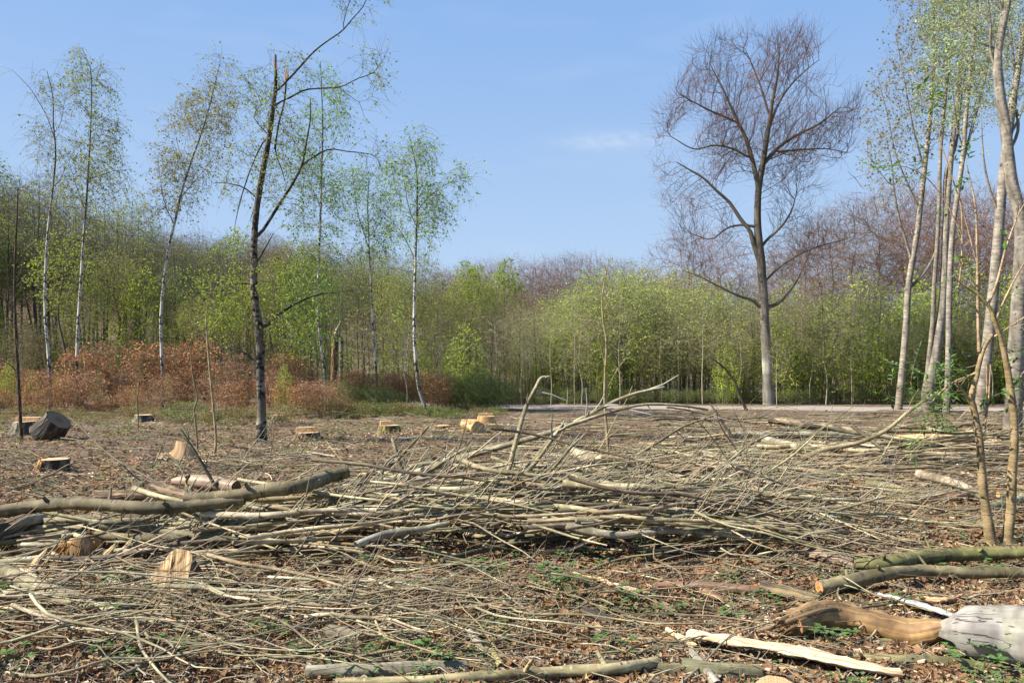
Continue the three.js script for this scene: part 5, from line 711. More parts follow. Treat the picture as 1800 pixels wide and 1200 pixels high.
function branchMesh(mb, tw, P, r, R, tone, sides, side) {
  const N = P.length - 1, rad = P.map((_, i) => r * (1 - .72 * Math.pow(i / N, 1.2)));
  const Q = spline(P, Math.min(26, N * 2)), q = lerpR(rad, Q.length - 1);
  mb.tube(Q, q, { sides, jit: .16, js: 9, vl: 1.1, mott: .38, mf: 4, v0: R() * 3, col: tone, cap: true });
  for (let k = 0; k < side; k++) { const t = .15 + .8 * R(), i = Math.min(N - 1, Math.floor(t * N)), p = P[i].clone().lerp(P[i + 1], t * N - i), d = P[i + 1].clone().sub(P[i]).normalize().multiplyScalar(.9).add(rdir(R).multiplyScalar(.8)); d.y = Math.abs(d.y) * .8 + (R() - .25) * .35; d.normalize();
    const Ln = (.2 + .9 * R() * R()) * Math.min(1, r / .018 + .3), pts = [p]; for (let s = 1; s <= 3; s++) { d.x += (R() - .5) * .4; d.z += (R() - .5) * .4; d.y += (R() - .55) * .25; d.normalize(); pts.push(pts[s - 1].clone().addScaledVector(d, Ln / 3)); }
    const tr = Math.min(.011, r * .42); tw.twig(pts, tr, tr * .35, jitc([.2, .165, .105], R, .35)); if (R() < .5) { const e = pts[2].clone().add(rdir(R).multiplyScalar(Ln * .35)); tw.twig([pts[1], pts[1].clone().lerp(e, .5), e], tr * .5, .0012, jitc([.22, .18, .12], R, .2)); } }
}
{
  const R = rng(4242);
  const gauss = () => (R() + R() + R() + R() - 2) * 1.2;
  // seeds the traced logs into the height map
  for (const o of scene.children) if (/^(log|wood_shard|stump)/.test(o.name) && !/long dark log|dark log|arching|long logs/.test(o.userData.label)) o.traverse((m) => { if (!m.isMesh) return; const p = m.geometry.attributes.position; for (let i = 0; i < p.count; i += 3) { const x = p.getX(i) + o.position.x, z = p.getZ(i) + o.position.z, y = p.getY(i) + o.position.y, k = hIdx(x, z); if (k >= 0 && y < gh(x, z) + .3) hm.a[k] = Math.max(hm.a[k], y); } });
  // undermost layers, too many to tell apart: one mass
  const core = new MB(), ct = new MB();
  const region = (n, x0, x1, y0, y1, l0, l1, r0, r1, yaw, sg, fn) => { for (let k = 0; k < n; k++) { const px = mix(x0, x1, R()); let py = mix(y0, y1, R()); if (px > 1440 && py > 940) py -= 70; if (px < 700 && y0 > 800 && y0 < 900 && fn !== dump) py = mix(925, 995, R()); const p = lp(px, py), t = R(); fn(p.x, p.z, yaw + gauss() * sg, mix(l0, l1, R()), mix(r0, r1, t * t)); } };
  const dump = (x, z, yaw, len, r) => branchMesh(core, ct, layBranch(R, x, z, yaw + (R() - .5) * .7, len, r, 1, R() < .25 ? (R() - .5) * .5 : 0), r, R, sc3(brushTone(R), .95), 5, 1);
  region(70, 190, 640, 935, 995, 1, 2.6, .01, .03, 0, .3, dump);
  region(190, 660, 1420, 835, 985, 1.2, 3.6, .01, .032, 0, .3, dump);
  region(150, 1180, 1880, 725, 830, 1.5, 4.5, .01, .04, 0, .35, dump);
  region(120, 860, 1330, 718, 815, 1, 3, .008, .025, .1, .6, dump);
  region(85, 1150, 1850, 830, 1010, .8, 2.6, .006, .016, .05, .5, dump);
  region(150, -80, 780, 1000, 1190, .4, 1.7, .004, .013, .12, .5, dump);
  region(170, 600, 1800, 1000, 1195, .35, 1.5, .003, .010, .1, .8, dump);
  region(60, 420, 860, 770, 840, .6, 2, .006, .016, 0, .7, dump);
  region(190, -60, 900, 750, 855, .35, 1.7, .004, .014, 0, .9, dump);
  region(40, -40, 110, 790, 830, .4, 1.3, .006, .016, 0, .9, dump);
  region(40, 390, 520, 795, 830, .4, 1.4, .006, .016, 0, .9, dump);
  region(60, 560, 900, 720, 760, .6, 2, .006, .018, 0, .8, dump);
  const m = new THREE.Mesh(core.geo(), M.brush); m.castShadow = m.receiveShadow = true; top(m, 'brushwood'); tag(m, 'mass of cut sticks and small branches strewn all over the clearing', null, null, 'stuff');
  const m2 = new THREE.Mesh(ct.geo(), M.twig); m2.castShadow = m2.receiveShadow = true; top(m2, 'twig_tangle'); tag(m2, 'tangle of fine twigs springing from the cut brushwood', null, null, 'stuff');
  // the branches one can follow, each on its own
  const uprights = (n, x0, x1, y0, y1, label, grp) => { for (let k = 0; k < n; k++) { const p = lp(mix(x0, x1, R()), mix(y0, y1, R())), y0_ = Math.min(hGet(p.x, p.z), gh(p.x, p.z) + .45), a = (R() < .75 ? 0 : Math.PI) + (R() - .5) * 1.6, el = .35 + .75 * R(), len = .6 + 1.1 * R(), r = .007 + .009 * R(), d = new V3(Math.cos(a) * Math.cos(el), Math.sin(el), Math.sin(a) * Math.cos(el)), P = [new V3(p.x, y0_ - .12, p.z)]; for (let i = 1; i <= 6; i++) { d.x += (R() - .5) * .28; d.z += (R() - .5) * .28; d.y += (R() - .55) * .22; d.normalize(); P.push(P[i - 1].clone().addScaledVector(d, len / 6)); }
    const g = group('branch', new V3(p.x, gh(p.x, p.z), p.z), label, 'branch', grp), A = new MB(), Bq = new MB(); branchMesh(A, Bq, P, r, R, brushTone(R), 6, 3); part(A.shift(g.position).geo(), M.brush, 'stem', g); if (Bq.k) part(Bq.shift(g.position).geo(), M.twig, 'twig', g, 'stuff'); } };
  const single = (label, grp) => (x, z, yaw, len, r) => { let lb = label; if (grp === 'branches of the big brush pile') { const px = CX - x / z * F; lb = (r > .03 ? 'thick' : r > .021 ? 'medium' : 'thin') + ' grey-green branch in the big brush pile, ' + (px < 420 ? 'below the long dark logs' : px < 720 ? 'left of the crossing sticks' : px < 1050 ? 'under the crossing sticks' : 'toward its right end') + (z > -8 ? ', front edge' : z < -10 ? ', rear half' : ''); } else { const px = CX - x / z * F, py = HY + H / -z * F; lb = (len > 2.2 ? 'longer ' : 'shorter ') + label + (py > 1080 ? ', near the bottom' : py > 960 ? ', nearer side' : '') + (px < 250 ? ', toward the left edge' : px > 1600 ? ', toward the right edge' : px > 1350 ? ', right part' : px > 1000 ? ', middle part' : ', left part'); if (lb.split(' ').length > 16) lb = label; } const P = layBranch(R, x, z, yaw + (R() - .5) * .5, len, r, 1, R() < .35 ? (R() - .5) * .34 : 0), g = group('branch', new V3(x, gh(x, z), z), lb, 'branch', grp), a = new MB(), b = new MB(); branchMesh(a, b, P, r, R, brushTone(R), r > .02 ? 8 : 6, 3 + Math.floor(R() * 4)); part(a.shift(g.position).geo(), M.brush, 'stem', g); if (b.k) part(b.shift(g.position).geo(), M.twig, 'twig', g, 'stuff'); };
  region(135, 150, 1330, 845, 985, 1.2, 3.8, .016, .043, .01, .24, single('grey-green branch lying among many in the big brush pile across the middle', 'branches of the big brush pile'));
  region(30, 860, 1480, 805, 865, 2, 4.6, .018, .045, 0, .12, single('branch along the back rim of the big brush pile', 'branches along the back rim of the big pile'));
  region(34, 1240, 1860, 735, 815, 2.2, 6, .02, .055, .02, .22, single('branch in the right-hand brush pile before the path', 'branches of the right-hand brush pile'));
  region(34, 1180, 1780, 835, 1000, 1.4, 3.6, .008, .02, .06, .28, single('thin branch on the open litter left of the forked shrub', 'branches strewn left of the forked shrub'));
  region(30, -40, 700, 1005, 1140, .9, 2.4, .007, .017, .14, .3, single('thin branch on the left foreground litter', 'branches of the left foreground'));
  region(20, 820, 1300, 722, 795, 1.6, 3.6, .012, .03, .08, .5, single('branch in the cuttings behind the big brush pile', 'cuttings behind the big brush pile'));
  region(24, 560, 1450, 1005, 1170, .8, 1.8, .006, .012, .1, .7, single('thin branch on the middle foreground litter', 'branches of the middle foreground'));
  uprights(30, 640, 1330, 835, 935, 'crooked stick poking up out of the big brush pile', 'sticks poking up from the big brush pile');
  uprights(16, 1200, 1760, 740, 830, 'crooked stick poking up out of the right-hand brush pile', 'sticks poking up from the right-hand pile');
  uprights(12, 250, 640, 775, 860, 'thin bare twig standing up behind the long dark logs', 'twigs standing behind the long logs');
}
// branches that stick up out of the pile, each followed from the photograph: [x, y, distance]
function stick(label, pts, w0, w1, seed, tone = [.9, .86, .72], side = 3, name = 'branch', matl = M.brush) {
  const R = rng(seed), P = pts.map(([x, y, d]) => at(x, y, d)), s = pts[0][2] / F, b = P[0], g = group(name, new V3(b.x, gh(b.x, b.z), b.z), label, 'branch'), a = new MB(), t = new MB();
  const Q = spline(P, 26); a.tube(Q, lerpR([w0 / 2 * s, w1 / 2 * s], 26), { sides: 7, jit: .12, js: 9, vl: 1.1, mott: .3, v0: seed * .37, col: tone, cap: true }); part(a.shift(g.position).geo(), matl, 'stem', g);
  for (let k = 0; k < side; k++) { const i = 6 + Math.floor(R() * 19), d = Q[i].clone().sub(Q[i - 1]).normalize().add(rdir(R)).normalize(), l = .12 + .35 * R(); const e = Q[i].clone().addScaledVector(d, l); t.twig([Q[i], Q[i].clone().lerp(e, .5).add(rdir(R).multiplyScalar(.05 * l)), e], w1 * .45 * s, w1 * .15 * s, jitc(sc3(tone, .3), R)); }
  if (t.k) part(t.shift(g.position).geo(), M.twig, 'twig', g, 'stuff');
}
stick('steep straight stick with hooked tip, rising highest from the brush pile', [[886, 868, 9.8], [897, 815, 9.8], [910, 765, 9.9], [925, 715, 10], [940, 685, 10], [952, 664, 10.1], [966, 662, 10.1]], 10, 5, 1);
stick('long arching branch rising to the right, its tip above the path', [[660, 850, 10.5], [740, 828, 10.5], [810, 805, 10.4], [880, 785, 10.3], [950, 765, 10.2], [1010, 742, 10.1], [1070, 710, 10], [1115, 692, 10], [1168, 680, 10]], 15, 4, 2, [.95, .92, .8], 5);
stick('second arching branch, bending over to the right below the long one', [[905, 850, 9.9], [945, 800, 9.9], [985, 755, 10], [1030, 738, 10], [1080, 722, 10], [1130, 711, 10], [1190, 712, 10], [1245, 720, 10.1]], 9, 4, 3, [.95, .92, .8], 4);
stick('thick straight stick leaning right beside the steep hooked one', [[902, 852, 9.6], [935, 820, 9.6], [965, 780, 9.6], [990, 745, 9.6]], 10, 6, 4);
stick('forked leaning stick crossing in front of the crest of the pile', [[876, 898, 9], [890, 880, 9], [930, 860, 9], [970, 825, 9], [1005, 785, 9], [1030, 762, 9]], 9, 4, 5, [.85, .8, .62]);
stick('short stick standing up from the back rim of the pile with a broken top', [[715, 856, 10.2], [706, 825, 10.3], [698, 800, 10.3], [690, 770, 10.4]], 10, 6, 6, [.95, .93, .85], 1);
stick('thin dark stick leaning right behind the broken-topped stick', [[612, 870, 10.2], [650, 830, 10.2], [690, 815, 10.2], [715, 790, 10.2], [753, 750, 10.2]], 8, 4, 7, [.6, .55, .42]);
stick('hooped thin branch bending down left of the broken-topped stick', [[672, 880, 10], [671, 840, 10], [678, 815, 10], [695, 801, 10], [710, 800, 10]], 6, 3, 8);
stick('long thin stick slanting up to the right from the left half of the pile', [[702, 875, 9.2], [720, 855, 9.3], [760, 825, 9.3], [790, 805, 9.3], [818, 788, 9.3]], 9, 5, 9);
stick('dark curved stick rising at the right of the pile', [[1096, 940, 8.6], [1060, 925, 8.7], [1046, 900, 8.8], [1042, 875, 8.8], [1043, 850, 8.9]], 9, 5, 10, [.4, .35, .3], 2);
stick('thin stick bending up to the right at the right end of the pile', [[1095, 890, 10.8], [1098, 865, 10.8], [1120, 840, 10.8], [1140, 815, 10.8], [1150, 805, 10.8]], 8, 5, 11, [.75, .66, .5]);
stick('long slanting branch reaching up toward the round cream stump', [[1120, 800, 12], [1160, 775, 12], [1200, 750, 12], [1240, 735, 12], [1260, 728, 12]], 6, 3, 12, [.6, .53, .4]);
stick('long bowed branch slanting up to the right of the round cream stump', [[1185, 885, 9.6], [1230, 850, 9.6], [1280, 812, 9.7], [1320, 780, 9.8], [1360, 760, 9.9]], 8, 3, 13, [.95, .9, .75], 5);
stick('arched branch springing from the litter right of the big pile', [[1308, 905, 8.6], [1325, 875, 8.6], [1355, 850, 8.7], [1395, 838, 8.8], [1440, 832, 8.9]], 7, 4, 14);
stick('long straight stick slanting over the litter below the arched branch', [[1372, 942, 7.6], [1420, 915, 7.7], [1480, 895, 7.8], [1558, 872, 8]], 7, 4, 15, [.95, .9, .76], 4);
stick('pale leaning branch rising to the right across the right-hand brush pile', [[1410, 805, 14], [1450, 790, 14], [1510, 778, 14], [1560, 755, 14], [1600, 722, 14], [1650, 688, 14]], 10, 5, 16, [1, .92, .72], 3);
stick('dark crooked stick crossing under the pale leaning branch', [[1498, 748, 15], [1530, 772, 14.8], [1560, 795, 14.6], [1580, 808, 14.5]], 7, 7, 17, [.45, .4, .35], 2);
stick('orange dry stem leaning in the litter below the pile', [[1268, 1024, 6.6], [1290, 995, 6.6], [1310, 970, 6.6], [1327, 950, 6.6]], 3, 1.5, 18, [1.1, .7, .35], 0);
stick('dark broken stick slanting in the litter left of the forked shrub', [[1620, 918, 8.2], [1640, 940, 8.1], [1662, 965, 8]], 7, 6, 19, [.3, .27, .24], 1);
stick('long thin branch crossing diagonally through the middle of the pile', [[738, 882, 8.6], [752, 915, 8.4], [768, 955, 8], [778, 1005, 7.6]], 8, 5, 20, [.85, .78, .62], 2);
stick('branch slanting up to the right through the front of the pile', [[718, 985, 7.8], [770, 955, 7.9], [820, 920, 8.1], [880, 903, 8.4]], 7, 4, 21, [.9, .85, .7], 3);
stick('second branch slanting up through the front of the pile, right of the first', [[790, 1010, 7.4], [850, 960, 7.5], [880, 930, 7.7], [890, 912, 7.8]], 7, 4, 22, [.9, .84, .7], 3);
stick('crooked green stick curling over the long dark logs at the left', [[445, 985, 8], [410, 930, 8.6], [360, 885, 9], [335, 865, 9.2], [326, 848, 9.3], [332, 835, 9.3], [325, 838, 9.3]], 6, 6, 23, [.85, .85, .5], 4);
stick('dark twig standing up behind the long dark logs at the left', [[378, 855, 11], [358, 820, 11], [340, 790, 11], [318, 755, 11]], 7, 3, 24, [.4, .38, .26], 5);
stick('long dark bare twig sprawling over the litter at the left', [[280, 850, 11.2], [200, 805, 12.4], [165, 775, 13.5], [140, 750, 14.5], [118, 730, 15.5]], 4, 2, 25, [.35, .3, .25], 6);
stick('black crooked stem leaning left in front of the path, left of the great beech', [[1313, 722, 26], [1303, 700, 26], [1290, 668, 26], [1272, 645, 26], [1252, 630, 26]], 6, 2.5, 26, [.2, .17, .14], 3);
stick('bare branch standing in the cuttings behind the middle of the pile', [[1286, 765, 17], [1272, 745, 17], [1262, 728, 17], [1250, 712, 17]], 5, 2.5, 27, [.6, .5, .4], 4);
stick('crooked root-like stick curled on the litter right of the middle', [[1398, 882, 10.2], [1430, 876, 10.2], [1455, 876, 10.2], [1462, 862, 10.2], [1452, 852, 10.2]], 5, 7, 28, [.6, .48, .3], 1);
stick('dark stick leaning in front of the left foreground litter', [[980, 1062, 6], [992, 1080, 5.9], [998, 1105, 5.7], [995, 1130, 5.5]], 6, 5, 29, [.55, .5, .36], 2);
stick('thin forked twig in the litter of the middle foreground', [[895, 1080, 5.9], [925, 1060, 6], [950, 1035, 6.1], [968, 1015, 6.2]], 4, 2, 30, [.6, .5, .4], 3);

// ------------------------------------------------------------------ saplings and shrubs standing in the clearing
function shrub(o) {
  const R = rng(o.seed), nodes = [], d = o.d, s = d / F; const P0 = o.stems[0].map(([x, y, , dz]) => at(x, y, d + (dz || 0))); const base = P0[0].clone(); base.y = gh(base.x, base.z); P0[0].y = base.y - .04;
  const g = group(o.name, base, o.label, o.cat); const tw = new MB(), lf = new MB(true);
  o.stems.forEach((st, k) => { const P = k ? st.map(([x, y, , dz]) => at(x, y, d + (dz || 0))) : P0; if (st[0][1] > (o.ground || 1e9)) P[0].y = gh(P[0].x, P[0].z) - .03; const n = Math.max(8, Math.round(P.length * 5)), Q = spline(P, n), rr = lerpR(st.map((q) => q[2] / 2 * s), n), mb = new MB(); mb.tube(Q, rr, { sides: rr[0] > .02 ? 12 : 6, jit: .08, js: 10, vl: .4, col: o.col ? o.col(k) : CUT, cap: true }); part(mb.shift(base).geo(), o.mat || M.brush, k < (o.main || 1) ? 'trunk' : 'shoot', g);
    const side = o.side ? o.side(k) : 0; for (let j = 0; j < side; j++) { const i = Math.floor(n * (.25 + .75 * R())), q = Q[Math.min(n, i)], dd = rdir(R); dd.y += .5; dd.normalize(); const l = (o.sl || .35) * (.4 + R()), e = q.clone().addScaledVector(dd, l); tw.twig([q, q.clone().lerp(e, .5).add(rdir(R).multiplyScalar(.08 * l)), e], .0035 * (o.ts || 1), .0012, jitc(o.tcol || [.3, .24, .15], R)); if (o.leafy && R() < o.leafy) for (let c = 0; c < 5; c++) { const t = .4 + .6 * R(); lf.leaf(q.clone().lerp(e, t), rdir(R), new V3(R() - .5, 1, R() - .5), o.ls * (.6 + .7 * R()), o.ls * .5, jitc(o.lcol, R, .25)); } } });
  for (const [x, y, n, sp, dz] of o.clusters || []) { const c = at(x, y, d + (dz || 0)); for (let k = 0; k < n; k++) { const q = c.clone().add(rdir(R).multiplyScalar(sp * s * Math.sqrt(R()))), dir = rdir(R); dir.y -= .2; const ax = dir.normalize(); // a compound leaf: pairs of leaflets on a stalk
      const Ls = o.ls * 1.8; const e = q.clone().addScaledVector(ax, Ls); tw.twig([q, q.clone().lerp(e, .5), e], .0016, .001, [.2, .26, .08]); const nn = new V3(R() - .5, 1.2, R() - .5).normalize(), sd = new V3().crossVectors(ax, nn).normalize(); const cc = jitc(o.lcol, R, .3);
      for (const t of [.45, .75]) for (const w of [-1, 1]) lf.leaf(q.clone().lerp(e, t), ax.clone().multiplyScalar(.5).addScaledVector(sd, w), nn, o.ls * (.7 + .4 * R()), o.ls * .36, cc); lf.leaf(e, ax, nn, o.ls, o.ls * .4, cc); } }
  if (tw.k) part(tw.shift(base).geo(), M.twig, 'twig', g, 'stuff'); if (lf.k) part(lf.shift(base).geo(), M.leaf, 'foliage', g, 'stuff'); return g;
}
shrub({ seed: 71, name: 'elder_shrub', cat: 'shrub', d: 7.55, main: 2, ground: 950, label: 'forked elder with two bare crooked stems standing at the right edge of the foreground', mat: M.brush, col: (k) => k < 2 ? [1.05, .86, .62] : k === 2 || k === 3 ? [1.2, 1.08, .55] : [1.5, 1.2, 1], ls: .075, lcol: [.10, .21, .03], sl: .2, side: (k) => k < 2 ? 3 : 5, leafy: .25,
  stems: [[[1744, 964, 20], [1738, 920, 17], [1730, 870, 15], [1726, 820, 13.5], [1723, 780, 12.5], [1718, 745, 11.5], [1712, 715, 10.5], [1708, 695, 9], [1716, 668, 8.5], [1722, 640, 8], [1731, 610, 7.5], [1745, 588, 7]],
    [[1770, 964, 20], [1775, 920, 17], [1779, 870, 16], [1780, 830, 15], [1784, 780, 13.5], [1783, 730, 12.5], [1778, 690, 11.5], [1772, 650, 10.5], [1766, 620, 9.5], [1756, 585, 8], [1748, 560, 7]],
    [[1748, 565, 6.5], [1743, 545, 6], [1730, 528, 5.4], [1712, 512, 4.6], [1692, 499, 4], [1676, 486, 3.4]],
    [[1720, 760, 8], [1712, 725, 7], [1705, 705, 6], [1695, 690, 5], [1686, 680, 4]],
    [[1722, 618, 6], [1720, 560, 5], [1719, 500, 4.4], [1718, 440, 3.8], [1715, 360, 3], [1700, 290, 2]],
    [[1738, 535, 5], [1752, 500, 4.4], [1768, 440, 3.6], [1790, 380, 2.6], [1812, 340, 1.6]],
    [[1752, 560, 4], [1770, 520, 3.6], [1785, 490, 3], [1808, 450, 2]],
    [[1745, 594, 4], [1775, 575, 3.4], [1810, 552, 2.4]],
    [[1686, 500, 3], [1690, 470, 2.6], [1692, 400, 2.2], [1688, 330, 1.4]],
    [[1735, 640, 3, .1], [1736, 700, 3, .15], [1732, 760, 2.5, .15]], [[1742, 640, 2.6, .1], [1738, 710, 2.6, .12], [1733, 745, 2, .12]],
    [[1778, 690, 4], [1790, 670, 3], [1810, 640, 2]], [[1783, 735, 4], [1795, 715, 3], [1815, 690, 2]],
    [[1718, 655, 4], [1700, 662, 3.4], [1680, 670, 3], [1655, 688, 2.4], [1640, 705, 1.6]], [[1660, 684, 2.2], [1652, 720, 2], [1645, 760, 1.4]],
    [[1690, 410, 2.4], [1660, 350, 2.2], [1620, 305, 1.8], [1570, 290, 1.4], [1530, 303, 1.1], [1490, 316, .7]], [[1720, 470, 2.6], [1690, 360, 2.2], [1650, 240, 1.8], [1620, 160, 1.2], [1600, 120, .8]]],
  clusters: [[1598, 640, 5, 16], [1600, 655, 4, 16], [1660, 660, 9, 20], [1672, 650, 8, 16], [1655, 690, 10, 22], [1640, 715, 10, 22], [1630, 735, 10, 24], [1650, 740, 10, 22], [1625, 700, 6, 16], [1622, 775, 8, 16], [1680, 480, 3, 10], [1566, 292, 5, 10], [1530, 302, 4, 10], [1612, 310, 3, 8], [1660, 365, 3, 8], [1700, 300, 5, 12], [1690, 250, 3, 8], [1790, 520, 6, 14], [1796, 610, 6, 16], [1640, 180, 3, 9], [1635, 280, 3, 8], [1565, 680, 3, 12], [1780, 700, 3, 10]] });
shrub({ seed: 72, name: 'sapling', cat: 'sapling', d: 13, label: 'tall thin sapling with bright new leaves rising out of the middle of the brush pile', col: () => [1.15, 1, .75], ls: .055, lcol: [.21, .30, .03], sl: .35, side: (k) => k ? 4 : 9, leafy: .75,
  stems: [[[1070, 832, 4.4], [1068, 770, 4.4], [1063, 710, 4.4], [1064, 650, 4.2], [1066, 600, 3.8], [1060, 560, 3.2], [1059, 520, 2.6], [1066, 480, 2], [1070, 455, 1.2]], [[1064, 640, 2], [1056, 610, 1.6], [1050, 590, 1]], [[1060, 590, 2], [1045, 575, 1.5], [1030, 560, 1]], [[1062, 545, 2], [1080, 515, 1.4], [1096, 492, .8]], [[1064, 690, 2.4], [1085, 650, 1.8], [1100, 628, 1]]],
  clusters: [[1070, 462, 3, 8], [1062, 495, 3, 10], [1096, 490, 2, 6], [1078, 580, 3, 10], [1050, 620, 3, 12], [1058, 640, 2, 10]] });
shrub({ seed: 73, name: 'sapling', cat: 'sapling', d: 19.4, label: 'dark straight sapling in front of the stump at the far left', mat: M.rough, col: () => [.6, .5, .36], ls: .05, lcol: [.14, .2, .02], sl: .9, ts: 1.6, tcol: [.1, .08, .06], side: (k) => k ? 6 : 24, leafy: .12,
  stems: [[[37, 771, 6.4], [34, 720, 6], [31, 660, 5.6], [27, 590, 5], [25, 520, 4.4], [26, 450, 3.6], [29, 380, 2.6], [31, 330, 1.4]], [[30, 655, 2.4], [15, 640, 2], [-10, 626, 1.2]], [[27, 560, 2.4], [10, 530, 1.8], [-8, 510, 1]], [[26, 470, 2], [45, 440, 1.6], [70, 420, .9]]] });
shrub({ seed: 74, name: 'sapling', cat: 'sapling', d: 15.5, label: 'pale thin sapling left of the broken birch, standing behind the pink barkless log', col: () => [1.2, 1.05, .75], ls: .045, lcol: [.2, .26, .03], sl: .3, side: (k) => k ? 3 : 7, leafy: .5,
  stems: [[[375, 828, 4.6], [379, 780, 4.4], [375, 720, 4.2], [369, 660, 3.8], [364, 600, 3.2], [362, 560, 2.4], [364, 530, 1.4]], [[364, 600, 2], [350, 575, 1.6], [330, 560, 1]], [[364, 590, 2], [380, 565, 1.4], [395, 545, .8]]] });
shrub({ seed: 75, name: 'sapling', cat: 'sapling', d: 17, label: 'thin kinked grey sapling just left of the pale thin sapling', col: () => [.8, .7, .52], ls: .04, lcol: [.2, .24, .03], sl: .3, side: () => 6, leafy: .3,
  stems: [[[347, 790, 3.6], [344, 750, 3.4], [341, 720, 3.2], [346, 700, 3], [340, 670, 2.8], [336, 640, 2.2], [334, 610, 1.4]]] });
shrub({ seed: 76, name: 'sapling', cat: 'sapling', d: 22, label: 'thin twiggy sapling standing left of the short pale grey log', col: () => [.7, .62, .42], ls: .04, lcol: [.18, .22, .03], sl: .3, side: () => 8, leafy: .4,
  stems: [[[242, 760, 2.4], [242, 730, 2.4], [240, 705, 2.2], [243, 680, 1.8], [245, 650, 1]]] });
{ // the dead broken pole
  const R = rng(81), p = at(582, 722, 34), P = [[582, 724], [585, 690], [587, 650], [588, 615], [588, 588]].map(([x, y]) => at(x, y, 34)); P[0].y = gh(P[0].x, P[0].z) - .1;
  log({ seed: 81, name: 'dead_pole', cat: 'dead tree', pts: P, rad: [.19, .155, .14, .135, .13], mat: M.rough, col: [1.25, .85, .55], cutA: 'none', cutB: false, splB: .35, body: 'trunk', label: 'reddish dead pole snapped off high among the birches, right of the straight birch' });
  stick('pale torn branch still hanging on top of the reddish dead pole', [[588, 592, 33.9], [592, 580, 33.9], [598, 568, 33.9], [602, 556, 33.9]], 7, 3, 82, [1.4, 1.35, 1.25], 2);
  log({ seed: 83, name: 'dead_pole', cat: 'dead tree', pts: [at(598, 720, 36.5), at(599, 660, 36.5), at(600, 592, 36.5)], rad: [.11, .1, .09], mat: M.birch, col: [.35, .34, .3], cutA: 'none', cutB: false, body: 'trunk', label: 'thin dark dead pole close behind the reddish one' });
}

